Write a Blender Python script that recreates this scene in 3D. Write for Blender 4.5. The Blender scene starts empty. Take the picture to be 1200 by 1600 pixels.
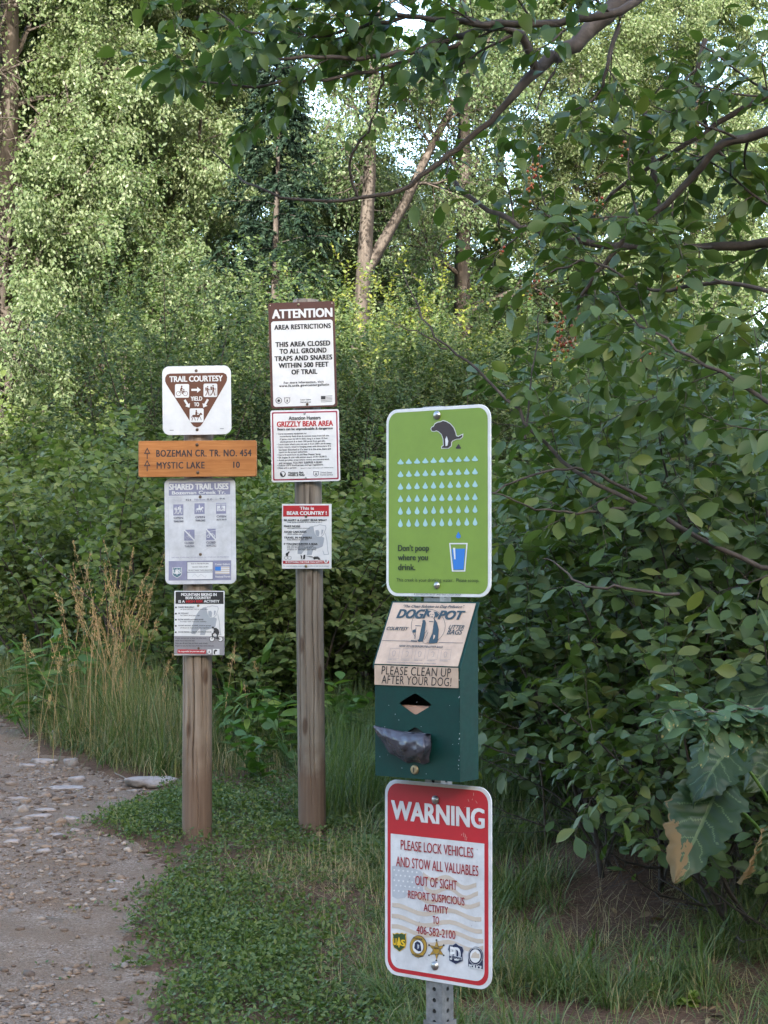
import bpy, math, random
import numpy as np
from mathutils import Vector, Matrix
from mathutils.geometry import tessellate_polygon

sc = bpy.context.scene
COL = sc.collection
R = math.radians

# ------------------------------------------------------------------ camera
F_PX, CAM_Z, PITCH = 2900.0, 1.5, math.atan(80 / 2900)
cam_d = bpy.data.cameras.new('camera')
cam_d.sensor_fit = 'HORIZONTAL'; cam_d.sensor_width = 36.0
cam_d.lens = F_PX / 1200 * 36.0
cam_d.clip_start = 0.05; cam_d.clip_end = 2000
cam = bpy.data.objects.new('camera', cam_d); COL.objects.link(cam)
cam.location = (0, 0, CAM_Z); cam.rotation_euler = (R(90) + PITCH, 0, 0)
sc.camera = cam

def W(px, py, Y):
    """point at depth Y seen at photo pixel (px, py)"""
    a, b = (px - 600) / F_PX, (800 - py) / F_PX
    dy = math.cos(PITCH) - b * math.sin(PITCH)
    dz = math.sin(PITCH) + b * math.cos(PITCH)
    t = Y / dy
    return np.array((a * t, Y, CAM_Z + dz * t))

# ------------------------------------------------------------------ light
SUN_EL, SUN_AZ = R(18), R(18)            # low evening sun behind the camera, from the left
w = bpy.data.worlds.new('World'); sc.world = w; w.use_nodes = True
nt = w.node_tree; nt.nodes.clear()
sky = nt.nodes.new('ShaderNodeTexSky'); sky.sky_type = 'NISHITA'; sky.sun_disc = False
sky.sun_elevation = SUN_EL; sky.sun_rotation = math.pi - SUN_AZ
sky.air_density = 1.0; sky.dust_density = 2.0; sky.ozone_density = 1.0
bg = nt.nodes.new('ShaderNodeBackground'); bg.inputs['Strength'].default_value = 0.15
out = nt.nodes.new('ShaderNodeOutputWorld')
nt.links.new(sky.outputs[0], bg.inputs[0]); nt.links.new(bg.outputs[0], out.inputs[0])
sun_d = bpy.data.lights.new('sun', 'SUN'); sun_d.energy = 3.1; sun_d.angle = R(0.5); sun_d.color = (1.0, 0.93, 0.83)
sun = bpy.data.objects.new('sun', sun_d); COL.objects.link(sun)
sdir = Vector((-math.sin(SUN_AZ) * math.cos(SUN_EL), -math.cos(SUN_AZ) * math.cos(SUN_EL), math.sin(SUN_EL)))
sun.rotation_euler = (-sdir).to_track_quat('-Z', 'Y').to_euler()
sun.location = (-20, -30, 40)
sc.view_settings.view_transform = 'Standard'; sc.view_settings.look = 'None'
sc.view_settings.exposure = 2.85; sc.view_settings.gamma = 1.0
sc.render.engine = 'CYCLES'
sc.cycles.max_bounces = 7; sc.cycles.diffuse_bounces = 4; sc.cycles.glossy_bounces = 2
sc.cycles.transmission_bounces = 4; sc.cycles.sample_clamp_indirect = 6.0

# ------------------------------------------------------------------ helpers
rng = np.random.default_rng(11)

def tag(o, label=None, cat=None, group=None, kind=None):
    if label: o['label'] = label
    if cat: o['category'] = cat
    if group: o['group'] = group
    if kind: o['kind'] = kind
    return o

def empty(name, loc=(0, 0, 0), rot=(0, 0, 0), label=None, cat=None, group=None):
    o = bpy.data.objects.new(name, None); COL.objects.link(o)
    o.location = loc; o.rotation_euler = rot; o.empty_display_size = 0.1
    return tag(o, label, cat, group)

def mesh(name, verts, faces, mat, parent=None, smooth=False):
    me = bpy.data.meshes.new(name)
    me.from_pydata([tuple(map(float, v)) for v in verts], [], [tuple(map(int, f)) for f in faces])
    me.update()
    if mat: me.materials.append(mat)
    if smooth:
        me.polygons.foreach_set('use_smooth', np.ones(len(me.polygons), bool))
    o = bpy.data.objects.new(name, me); COL.objects.link(o)
    if parent: o.parent = parent
    return o

def big_mesh(name, verts, loops, sizes, mat, parent=None, smooth=False, midx=None):
    """verts (n,3), flat loop array, face size array"""
    me = bpy.data.meshes.new(name)
    verts = np.asarray(verts, np.float32); loops = np.asarray(loops, np.int32); sizes = np.asarray(sizes, np.int32)
    me.vertices.add(len(verts)); me.vertices.foreach_set('co', verts.ravel())
    me.loops.add(len(loops)); me.loops.foreach_set('vertex_index', loops)
    me.polygons.add(len(sizes))
    st = np.zeros(len(sizes), np.int32); st[1:] = np.cumsum(sizes)[:-1]
    me.polygons.foreach_set('loop_start', st)
    for m in (mat if isinstance(mat, (list, tuple)) else [mat]):
        me.materials.append(m)
    if midx is not None: me.polygons.foreach_set('material_index', np.asarray(midx, np.int32))
    if smooth: me.polygons.foreach_set('use_smooth', np.ones(len(sizes), bool))
    me.update(calc_edges=True); me.validate()
    o = bpy.data.objects.new(name, me); COL.objects.link(o)
    if parent: o.parent = parent
    return o

def copy_tree(o, parent=None):
    c = o.copy(); COL.objects.link(c)
    if parent: c.parent = parent
    for ch in list(o.children): copy_tree(ch, c)
    return c

def nrm(v): return v / np.maximum(np.linalg.norm(v, axis=-1, keepdims=True), 1e-9)

def hash2(ix, iy, seed):
    h = (ix.astype(np.int64) * 374761393 + iy.astype(np.int64) * 668265263 + seed * 144665) & 0xffffffff
    h = ((h ^ (h >> 13)) * 1274126177) & 0xffffffff
    return ((h ^ (h >> 16)) & 0xffff) / 65535.0

def vnoise(x, y, seed=0):
    x = np.asarray(x, float); y = np.asarray(y, float)
    ix, iy = np.floor(x), np.floor(y); fx, fy = x - ix, y - iy
    fx = fx * fx * (3 - 2 * fx); fy = fy * fy * (3 - 2 * fy)
    a = hash2(ix, iy, seed); b = hash2(ix + 1, iy, seed); c = hash2(ix, iy + 1, seed); d = hash2(ix + 1, iy + 1, seed)
    return (a * (1 - fx) + b * fx) * (1 - fy) + (c * (1 - fx) + d * fx) * fy

def fbm(x, y, seed=0, oct=4):
    s = 0; a = .5; t = 0
    for k in range(oct):
        s = s + a * vnoise(x * 2 ** k, y * 2 ** k, seed + k); t += a; a *= .5
    return s / t

# ------------------------------------------------------------------ materials
def new_mat(name):
    m = bpy.data.materials.new(name); m.use_nodes = True
    n = m.node_tree; return m, n, n.nodes['Principled BSDF']

def N(n, t, **kw):
    x = n.nodes.new(t)
    for k, v in kw.items():
        if k in x.inputs: x.inputs[k].default_value = v
        else: setattr(x, k, v)
    return x

def ramp(n, src, stops):
    r = n.nodes.new('ShaderNodeValToRGB'); e = r.color_ramp.elements
    while len(e) < len(stops): e.new(0.5)
    for el, (p, c) in zip(e, stops):
        el.position = p; el.color = (*c, 1)
    n.links.new(src, r.inputs[0]); return r.outputs[0]

def bump(n, b, src, strength, dist=0.01):
    x = N(n, 'ShaderNodeBump'); x.inputs['Strength'].default_value = strength; x.inputs['Distance'].default_value = dist
    n.links.new(src, x.inputs['Height']); n.links.new(x.outputs[0], b.inputs['Normal'])

def mixc(n, fac, a, b, blend='MIX'):
    x = n.nodes.new('ShaderNodeMix'); x.data_type = 'RGBA'; x.blend_type = blend
    for s, v in ((x.inputs[0], fac), (x.inputs[6], a), (x.inputs[7], b)):
        if hasattr(v, 'is_linked') or hasattr(v, 'links'): n.links.new(v, s)
        else: s.default_value = v if isinstance(v, (int, float)) else (*v, 1)
    return x.outputs[2]

def paint(name, col, rough=.45, dirt=.12, spec=.5, metal=0.0, scale=14.0):
    """painted / printed metal with faint grime and scuffs"""
    m, n, b = new_mat(name); col = tuple(c * .84 for c in col)
    tc = N(n, 'ShaderNodeTexCoord'); nz = N(n, 'ShaderNodeTexNoise', Scale=scale, Detail=8.0, Roughness=.7)
    n.links.new(tc.outputs['Object'], nz.inputs['Vector'])
    f = ramp(n, nz.outputs[0], [(.35, (0, 0, 0)), (.75, (1, 1, 1))])
    d = tuple(c * (1 - dirt * 1.6) * .95 + .02 * dirt for c in col)
    n.links.new(mixc(n, f, col, d), b.inputs['Base Color'])
    nz2 = N(n, 'ShaderNodeTexNoise', Scale=90.0, Detail=3.0)
    n.links.new(tc.outputs['Object'], nz2.inputs['Vector'])
    mr = N(n, 'ShaderNodeMapRange'); mr.inputs[3].default_value = rough - .1; mr.inputs[4].default_value = rough + .15
    n.links.new(nz2.outputs[0], mr.inputs[0]); n.links.new(mr.outputs[0], b.inputs['Roughness'])
    b.inputs['Specular IOR Level'].default_value = spec; b.inputs['Metallic'].default_value = metal
    return m

def leaf_mat(name, cols, trans=.35, rough=.45, spec=.4, tcol=None, spots=False):
    """leaf: hue varies from leaf to leaf, light passes through"""
    m, n, b = new_mat(name)
    g = N(n, 'ShaderNodeNewGeometry')
    k = len(cols)
    c = ramp(n, g.outputs['Random Per Island'], [(i / max(1, k - 1), cc) for i, cc in enumerate(cols)])
    if spots:
        tc = N(n, 'ShaderNodeTexCoord'); nz = N(n, 'ShaderNodeTexNoise', Scale=60.0, Detail=4.0)
        n.links.new(tc.outputs['Object'], nz.inputs['Vector'])
        f = ramp(n, nz.outputs[0], [(.62, (0, 0, 0)), (.68, (1, 1, 1))])
        c = mixc(n, f, c, (.32, .24, .10))
    n.links.new(c, b.inputs['Base Color'])
    b.inputs['Roughness'].default_value = rough; b.inputs['Specular IOR Level'].default_value = spec
    t = N(n, 'ShaderNodeBsdfTranslucent')
    n.links.new(mixc(n, 1.0, c, tcol or (1.15, 1.25, .45), 'MULTIPLY'), t.inputs['Color'])
    mx = N(n, 'ShaderNodeMixShader'); mx.inputs[0].default_value = trans
    n.links.new(b.outputs[0], mx.inputs[1]); n.links.new(t.outputs[0], mx.inputs[2])
    n.links.new(mx.outputs[0], n.nodes['Material Output'].inputs[0])
    return m

def wood_mat(name, stops, zscale=.5, rscale=30.0, rough=.8, bmp=.5, axis=2, knots=False):
    m, n, b = new_mat(name)
    tc = N(n, 'ShaderNodeTexCoord'); mp = N(n, 'ShaderNodeMapping')
    s = [rscale] * 3; s[axis] = zscale * 3; mp.inputs['Scale'].default_value = s
    n.links.new(tc.outputs['Object'], mp.inputs[0])
    nz = N(n, 'ShaderNodeTexNoise', Scale=1.0, Detail=8.0, Roughness=.65, Distortion=.6)
    n.links.new(mp.outputs[0], nz.inputs['Vector'])
    big = N(n, 'ShaderNodeTexNoise', Scale=5.0, Detail=4.0); n.links.new(tc.outputs['Object'], big.inputs['Vector'])
    c = ramp(n, nz.outputs[0], stops)
    f = ramp(n, big.outputs[0], [(.4, (0, 0, 0)), (.7, (1, 1, 1))])
    mid = stops[len(stops) // 2][1]
    c2 = mixc(n, f, c, mixc(n, .5, c, tuple(x * .62 for x in mid)))
    n.links.new(c2, b.inputs['Base Color']); b.inputs['Roughness'].default_value = rough
    b.inputs['Specular IOR Level'].default_value = .25
    bump(n, b, nz.outputs[0], bmp, .006)
    return m

M = {}
M['bark'] = wood_mat('cottonwood_bark', [(.3, (.028, .023, .019)), (.5, (.072, .060, .051)), (.75, (.13, .112, .096))], zscale=.6, rscale=9, rough=.95, bmp=1.0)
M['twig'] = wood_mat('twig_bark', [(.3, (.030, .023, .019)), (.55, (.070, .056, .047)), (.8, (.14, .115, .10))], zscale=6, rscale=20, rough=.8, bmp=.3)
M['twig_pale'] = wood_mat('pale_twig_bark', [(.3, (.10, .08, .06)), (.55, (.19, .155, .125)), (.8, (.28, .24, .2))], zscale=6, rscale=20, rough=.8, bmp=.3)
M['post'] = wood_mat('weathered_post_wood', [(.30, (.06, .042, .03)), (.42, (.20, .150, .108)), (.58, (.28, .218, .165)), (.75, (.39, .32, .25))], zscale=.55, rscale=46, rough=.85, bmp=.7)
M['post_grey'] = wood_mat('grey_post_wood', [(.30, (.055, .042, .032)), (.42, (.175, .140, .108)), (.58, (.24, .20, .158)), (.75, (.34, .295, .24))], zscale=.55, rscale=46, rough=.85, bmp=.7)
def stain_base(m, top):
    n = m.node_tree; b = n.nodes['Principled BSDF']; src = b.inputs['Base Color'].links[0].from_socket
    tc = N(n, 'ShaderNodeTexCoord'); sx = N(n, 'ShaderNodeSeparateXYZ'); n.links.new(tc.outputs['Object'], sx.inputs[0])
    nz = N(n, 'ShaderNodeTexNoise', Scale=9.0, Detail=5.0); n.links.new(tc.outputs['Object'], nz.inputs['Vector'])
    ma = N(n, 'ShaderNodeMath', operation='MULTIPLY_ADD'); n.links.new(nz.outputs[0], ma.inputs[0]); ma.inputs[1].default_value = -.5; n.links.new(sx.outputs[2], ma.inputs[2])
    f = ramp(n, ma.outputs[0], [(0, (1, 1, 1)), (max(.02, top), (0, 0, 0))])
    n.links.new(mixc(n, f, src, mixc(n, .75, src, (.125, .075, .05))), b.inputs['Base Color'])
    kn = N(n, 'ShaderNodeTexVoronoi', Scale=1.0); mp = N(n, 'ShaderNodeMapping'); mp.inputs['Scale'].default_value = (9, 9, 3.2); n.links.new(tc.outputs['Object'], mp.inputs[0]); n.links.new(mp.outputs[0], kn.inputs['Vector'])
    f2 = ramp(n, kn.outputs['Distance'], [(.10, (.55, .45, .40)), (.16, (1, 1, 1))]); src2 = b.inputs['Base Color'].links[0].from_socket
    n.links.new(mixc(n, 1.0, src2, f2, 'MULTIPLY'), b.inputs['Base Color'])
stain_base(M['post'], .25); stain_base(M['post_grey'], .15)
M['board'] = wood_mat('stained_board_wood', [(.3, (.30, .105, .028)), (.5, (.44, .17, .05)), (.72, (.53, .23, .08))], zscale=34, rscale=42, rough=.5, bmp=.12, axis=0)
n_ = M['board'].node_tree
for x in n_.nodes:
    if x.type == 'MAPPING': x.inputs['Scale'].default_value = (5, 60, 60)
M['alu'] = paint('sign_aluminium', (.55, .56, .58), .4, .2, metal=.85)
M['galv'] = paint('galvanised_steel', (.42, .43, .45), .42, .35, metal=.75, scale=40)
M['bolt'] = paint('zinc_bolt', (.55, .55, .54), .28, .3, metal=.9, scale=60)
M['rust'] = paint('rusty_bolt', (.22, .14, .09), .5, .4, metal=.5, scale=60)
M['white'] = paint('white_sheeting', (.80, .80, .80), .5, .07)
M['white_worn'] = paint('worn_white_sheeting', (.74, .74, .76), .55, .22, scale=9)
M['brown'] = paint('sign_brown', (.135, .042, .017), .45, .08)
M['maroon'] = paint('attention_brown', (.085, .024, .016), .45, .08)
M['black'] = paint('black_print', (.015, .015, .017), .5, .05)
M['ink'] = paint('dark_ink', (.035, .035, .04), .55, .1)
M['grey_ink'] = paint('grey_ink', (.22, .22, .24), .55, .1)
M['red'] = paint('red_print', (.50, .014, .025), .42, .08)
M['red_text'] = paint('dark_red_print', (.36, .012, .022), .5, .1)
M['crimson'] = paint('crimson_print', (.34, .012, .05), .5, .1)
M['green_sign'] = paint('lime_green_print', (.215, .335, .042), .42, .06)
M['dog_brown'] = paint('dark_brown_print', (.045, .028, .028), .5, .05)
M['drop'] = paint('pale_blue_print', (.40, .64, .66), .5, .05)
M['blue'] = paint('blue_print', (.03, .21, .66), .45, .05)
M['olive'] = paint('olive_text', (.03, .05, .012), .5, .05)
M['faded'] = paint('faded_blue_print', (.30, .30, .43), .55, .15)
M['faded_dark'] = paint('faded_text', (.13, .13, .18), .55, .15)
M['faded_pale'] = paint('faint_grey_print', (.52, .52, .58), .55, .1)
M['bear_grey'] = paint('grey_bear_print', (.40, .43, .47), .5, .05)
M['mb_grey'] = paint('grey_panel_print', (.30, .29, .31), .5, .1)
M['navy'] = paint('navy_print', (.012, .02, .07), .5, .05)
M['teal_ink'] = paint('dark_teal_print', (.02, .05, .068), .5, .12)
M['shield_teal'] = paint('faded_teal_print', (.09, .19, .24), .5, .1)
M['gold'] = paint('gold_print', (.45, .27, .035), .45, .1)
M['yellow'] = paint('yellow_print', (.75, .48, .02), .45, .05)
M['shield_green'] = paint('shield_green_print', (.03, .07, .022), .45, .05)
M['tan_print'] = paint('tan_print', (.62, .52, .43), .5, .1)
M['flag_grey'] = paint('pale_grey_print', (.48, .50, .55), .5, .1)
M['label_tan'] = paint('aged_tan_label', (.64, .46, .34), .55, .22, scale=11)
M['box_green'] = paint('dark_green_powder_coat', (.003, .044, .037), .5, .22, spec=.25, scale=20)
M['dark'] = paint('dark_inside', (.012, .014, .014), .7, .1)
M['card'] = paint('tan_cardboard', (.50, .29, .20), .7, .1)
M['brass'] = paint('dull_brass', (.45, .36, .22), .4, .3, metal=.7, scale=80)
m, n, b = new_mat('black_plastic_film')
b.inputs['Base Color'].default_value = (.050, .050, .066, 1); b.inputs['Roughness'].default_value = .27
b.inputs['Specular IOR Level'].default_value = .6
tc = N(n, 'ShaderNodeTexCoord'); nz = N(n, 'ShaderNodeTexNoise', Scale=45.0, Detail=2.0, Distortion=2.5)
n.links.new(tc.outputs['Object'], nz.inputs['Vector']); bump(n, b, nz.outputs[0], .12, .003); M['bag'] = m

# ------------------------------------------------------------------ terrain
XE = [(-5, -.2), (3, -.3), (5.33, -.61), (6, -.82), (6.63, -.90), (7.3, -.92), (7.8, -.95), (8.1, -.97), (8.35, -1.16), (8.7, -1.36), (9.25, -1.32), (9.6, -1.12), (10.0, -1.22), (10.35, -1.5),
      (10.7, -1.77), (11.3, -2.0), (11.9, -2.2), (12.9, -2.67), (14, -3.3), (16, -4.5), (20, -7), (26, -11)]
def path_edge(Y): return np.interp(Y, [a for a, _ in XE], [b for _, b in XE])
def pathness(X, Y):
    """> 0 on the path, metres inside its right edge"""
    e = path_edge(Y) + .30 * (fbm(X * 2.2 + 9, Y * 2.2, 5) - .5) + .10 * (vnoise(X * 14, Y * 14, 8) - .5)
    return np.minimum(e - X, X + 4.6 + .28 * np.maximum(Y - 10, 0) + .3 * (fbm(X, Y, 6) - .5))
def gz(X, Y):
    X = np.asarray(X, float); Y = np.asarray(Y, float)
    z = .033 * np.clip(Y, -10, 60)
    p = pathness(X, Y)
    z = z - .030 * np.clip(p / .12 + .5, 0, 1)
    z = z + .035 * (fbm(X * 1.3, Y * 1.3, 2) - .5) * (1 - .5 * np.clip(p * 4, 0, 1)) + .012 * (fbm(X * 9, Y * 9, 3) - .5)
    # bare earth mound under the shrubs on the right
    z = z + .10 * np.exp(-(((X - .95) / .30) ** 2 + ((Y - 7.6) / .5) ** 2))
    # unseen canyon side behind the camera, shaped to shade the foreground
    d = np.clip(-Y - 6, 0, None)
    q = np.clip(d / 36, 0, 1); hill = 23.3 * q * q * (3 - 2 * q) + q * (5.0 * (fbm(X * .09, Y * .09, 21) - .5) + 2.6 * (fbm(X * .5, Y * .5, 22) - .5))
    return z + hill
# ------------------------------------------------------------------ signs
def rrect(x0, y0, x1, y1, r, seg=6):
    pts = []
    r = min(r, (x1 - x0) / 2, (y1 - y0) / 2)
    for cx, cy, a in ((x1 - r, y1 - r, 0), (x0 + r, y1 - r, 90), (x0 + r, y0 + r, 180), (x1 - r, y0 + r, 270)):
        for k in range(seg + 1):
            t = R(a + 90 * k / seg); pts.append((cx + r * math.cos(t), cy + r * math.sin(t)))
    return pts

def disc_pts(cx, cy, rx, ry=None, n=20):
    ry = ry or rx
    return [(cx + rx * math.cos(2 * math.pi * k / n), cy + ry * math.sin(2 * math.pi * k / n)) for k in range(n)]

def homography(src, dst):
    A = []; B = []
    for (x, y), (u, v) in zip(src, dst):
        A += [[x, y, 1, 0, 0, 0, -u * x, -u * y], [0, 0, 0, x, y, 1, -v * x, -v * y]]; B += [u, v]
    h = np.linalg.solve(np.array(A, float), np.array(B, float))
    return np.append(h, 1).reshape(3, 3)

TEXT_CACHE = {}
def text_geo(s, bold, shear, spacing):
    bold = 0.0; key = (s, bold, shear, spacing)
    if key not in TEXT_CACHE:
        c = bpy.data.curves.new('lettering', 'FONT'); c.body = s; c.offset = bold; c.shear = shear; c.space_character = spacing
        c.resolution_u = 3
        o = bpy.data.objects.new('lettering', c)
        me = bpy.data.meshes.new_from_object(o)
        v = np.zeros(len(me.vertices) * 3, np.float32); me.vertices.foreach_get('co', v); v = v.reshape(-1, 3)[:, :2]
        f = [tuple(p.vertices) for p in me.polygons]
        v = (v - v.min(0)) / np.maximum(v.max(0) - v.min(0), 1e-6)
        TEXT_CACHE[key] = (v, f)
        bpy.data.objects.remove(o); bpy.data.meshes.remove(me); bpy.data.curves.remove(c)
    return TEXT_CACHE[key]

class Sign:
    """a sign plate with its printing. Art coordinates are those of an enlarged crop of the sign: (ox, oy, scale)"""
    def __init__(s, name, label, crop, quad, w, h, loc, yaw=0, roll=0, lean=0, t=.003, r=.02, mat='white', edge=None, cat='sign', bevel=0, group=None, panel='panel'):
        s.root = empty(name, loc, (R(lean), R(roll), R(yaw)), label, cat, group)
        s.w, s.h, s.t = w, h, t
        s.ox, s.oy, s.sc = crop
        s.full = homography([s.px(*q) for q in quad], [(-w / 2, h / 2), (w / 2, h / 2), (w / 2, -h / 2), (-w / 2, -h / 2)])
        s.parts = {}; s.order = []; s.n = 0
        if mat: s.plate(panel, rrect(-w / 2, -h / 2, w / 2, h / 2, r, 8), M[mat], M[edge or mat], t, bevel)
    def px(s, x, y): return (s.ox + x / s.sc, s.oy + y / s.sc)
    def set_crop(s, c): s.ox, s.oy, s.sc = c
    def loc2(s, x, y):
        p = s.full @ np.array((*s.px(x, y), 1.0)); return p[:2] / p[2]
    def frac(s, u, v): return np.array((-s.w / 2 + u * s.w, s.h / 2 - v * s.h))
    def plate(s, name, pts, mf, mb, t, bevel):
        k = len(pts); bv = bevel or .0008
        c = np.mean(pts, 0); P = np.array(pts)
        inn = P - nrm(P - c) * bv
        V = [(x, -t / 2, z) for x, z in inn] + [(x, -t / 2 + bv, z) for x, z in P] + [(x, t / 2, z) for x, z in P]
        F = [list(range(k))] + [list(range(3 * k - 1, 2 * k - 1, -1))]
        for i in range(k):
            j = (i + 1) % k
            F += [(i + k, j + k, j, i), (i + 2 * k, j + 2 * k, j + k, i + k)]
        o = mesh(name, V, F, None, s.root)
        o.data.materials.append(mf); o.data.materials.append(M['alu'] if mb is mf and mf is not M['board'] else mb)
        o.data.polygons[1].material_index = 1
    def depth(s, layer):
        s.n += 1
        return -s.t / 2 - .0005 - layer * .0006 - (s.n % 16) * .00003
    def add(s, part, mat, P, F, layer):
        d = s.depth(layer)
        key = (part, mat)
        if key not in s.parts: s.parts[key] = ([], [])
        V, G = s.parts[key]; b = len(V)
        V += [(x, d, z) for x, z in P]; G += [tuple(i + b for i in f) for f in F]
    def shape(s, pts, mat, part='pictogram', layer=1, holes=(), local=False):
        """filled outline in crop pixels (or local metres), with holes"""
        loops = [[p if local else s.loc2(*p) for p in l] for l in (pts, *holes)]
        flat = [p for l in loops for p in l]
        tri = tessellate_polygon([[Vector((p[0], p[1], 0)) for p in l] for l in loops])
        F = []
        for a, b_, c in tri:
            A, B, C = flat[a], flat[b_], flat[c]
            cr = (B[0] - A[0]) * (C[1] - A[1]) - (B[1] - A[1]) * (C[0] - A[0])
            if abs(cr) < 1e-12: continue
            F.append((a, b_, c) if cr > 0 else (a, c, b_))
        s.add(part, mat, flat, F, layer)
    def frect(s, u0, v0, u1, v1, mat, r=0.0, part='printed_band', layer=0, holes=()):
        a, b = s.frac(u0, v1), s.frac(u1, v0)
        pts = rrect(a[0], a[1], b[0], b[1], r) if r else [(a[0], a[1]), (b[0], a[1]), (b[0], b[1]), (a[0], b[1])]
        s.shape(pts, mat, part, layer, holes, local=True)
    def rect(s, x0, y0, x1, y1, mat, part='pictogram', layer=1, r=0):
        if r: s.shape(rrect(x0, y0, x1, y1, r, 4), mat, part, layer)
        else: s.shape([(x0, y0), (x1, y0), (x1, y1), (x0, y1)], mat, part, layer)
    def disc(s, cx, cy, r, mat, part='pictogram', layer=1, ry=None, n=20): s.shape(disc_pts(cx, cy, r, ry, n), mat, part, layer)
    def ring(s, cx, cy, r, wd, mat, part='pictogram', layer=1, ry=None, n=22):
        ry = ry or r
        s.shape(disc_pts(cx, cy, r, ry, n), mat, part, layer, [disc_pts(cx, cy, r - wd, ry - wd, n)])
    def line(s, pts, wd, mat, part='pictogram', layer=1, closed=False):
        """a ribbon of even width along a polyline"""
        P = np.array(pts, float); n = len(P); L = []; Rr = []
        for i in range(n):
            a = P[i - 1] if i or closed else P[i]; c = P[(i + 1) % n] if i < n - 1 or closed else P[i]
            d1 = nrm(P[i] - a) if (i or closed) else nrm(c - P[i]); d2 = nrm(c - P[i]) if (i < n - 1 or closed) else d1
            nn = nrm(np.array((-(d1 + d2)[1], (d1 + d2)[0]))); k = wd / 2 / max(.5, float(nn @ np.array((-d1[1], d1[0]))))
            L.append(s.loc2(*(P[i] + nn * k))); Rr.append(s.loc2(*(P[i] - nn * k)))
        F = []; m_ = n if closed else n - 1
        for i in range(m_):
            j = (i + 1) % n; F.append((i, j, n + j, n + i))
        s.add(part, mat, L + Rr, F, layer)
    def text(s, t, cx, cy, wd, ht, mat, layer=2, bold=.0, shear=0.0, spacing=1.0, part='lettering', rot=0):
        v, f = text_geo(t, bold, shear, spacing)
        bw = (max(0, bold) * 1.25 + .022) * ht
        c = s.loc2(cx, cy); sx = np.linalg.norm(s.loc2(cx + 5, cy) - s.loc2(cx - 5, cy)) / 10; sy = np.linalg.norm(s.loc2(cx, cy + 5) - s.loc2(cx, cy - 5)) / 10
        P = (v - .5) * np.array((wd * sx, ht * sy))
        if rot: a = R(rot); P = P @ np.array(((math.cos(a), math.sin(a)), (-math.sin(a), math.cos(a))))
        for ox, oy in ((-1, -.5), (1, -.5), (-1, .5), (1, .5)) if bold >= 0 else ((0, 0),):      # heavier strokes
            s.add(part, mat, [tuple(p) for p in P + c + np.array((ox * bw * sx, oy * bw * sy))], f, layer)
    def arrow(s, p0, p1, wd, hw, hl, mat, layer=2):
        p0, p1 = np.array(p0, float), np.array(p1, float); d = nrm(p1 - p0); n = np.array((-d[1], d[0])); q = p1 - d * hl
        s.shape([p0 + n * wd / 2, q + n * wd / 2, q + n * hw / 2, p1, q - n * hw / 2, q - n * wd / 2, p0 - n * wd / 2], mat, 'arrow', layer)
    def bolt(s, x, y, r, mat='bolt', dome=True):
        """screw with washer; r in metres"""
        c = s.loc2(x, y); V = []; F = []; n = 16
        prof = [(1.0, 0), (1.0, .12), (.80, .16), (.78, .30), (.66, .50), (.40, .62)] if dome else [(1.0, 0), (.95, .16), (.55, .20), (.5, .30), (.3, .34)]
        for (q, dpt) in prof:
            for k in range(n):
                a = 2 * math.pi * k / n; V.append((c[0] + q * r * math.cos(a), -s.t / 2 - dpt * r - .002, c[1] + q * r * math.sin(a)))
        for j in range(len(prof) - 1):
            for k in range(n):
                F.append((j * n + k, j * n + (k + 1) % n, (j + 1) * n + (k + 1) % n, (j + 1) * n + k))
        F.append([(len(prof) - 1) * n + k for k in range(n)])
        F.append([k for k in range(n)][::-1])
        mesh('bolt', V, F, M[mat], s.root, smooth=True)
    # little pictograms in a box
    def box(s, x0, y0, x1, y1): return lambda u, v: (x0 + u * (x1 - x0), y0 + v * (y1 - y0))
    def bike(s, bx, mat, layer=3, flip=False):
        b0 = s.box(*bx); b = (lambda u, v: b0(1 - u, v)) if flip else b0
        k = abs(bx[2] - bx[0])
        for u in (.24, .76): c = b(u, .72); s.ring(c[0], c[1], .19 * k, .035 * k, mat, layer=layer)
        s.line([b(.24, .72), b(.40, .50), b(.66, .50), b(.76, .72)], .035 * k, mat, layer=layer)
        s.line([b(.40, .50), b(.52, .73), b(.66, .50)], .035 * k, mat, layer=layer)
        s.line([b(.66, .50), b(.64, .42), b(.70, .40)], .03 * k, mat, layer=layer)
        c = b(.47, .13); s.disc(c[0], c[1], .065 * k, mat, layer=layer, n=12)
        s.shape([b(.42, .20), b(.52, .22), b(.50, .38), b(.46, .50), b(.34, .48), b(.36, .36)], mat, layer=layer)
        s.line([b(.47, .25), b(.55, .36), b(.66, .39)], .05 * k, mat, layer=layer)
        s.line([b(.39, .47), b(.57, .53), b(.52, .75)], .065 * k, mat, layer=layer)
    def hiker(s, bx, mat, layer=3):
        b = s.box(*bx); k = abs(bx[2] - bx[0])
        c = b(.5, .12); s.disc(c[0], c[1], .13 * k, mat, layer=layer, n=12)
        s.shape([b(.36, .22), b(.62, .22), b(.66, .52), b(.40, .56)], mat, layer=layer)
        s.shape([b(.05, .20), b(.30, .18), b(.34, .48), b(.10, .50)], mat, layer=layer)
        s.line([b(.46, .54), b(.38, .74), b(.10, .96)], .15 * k, mat, layer=layer)
        s.line([b(.58, .52), b(.66, .74), b(.80, .97)], .15 * k, mat, layer=layer)
        s.line([b(.58, .28), b(.72, .42), b(.90, .40)], .10 * k, mat, layer=layer)
        s.line([b(.92, .30), b(1.0, .97)], .05 * k, mat, layer=layer)
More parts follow.
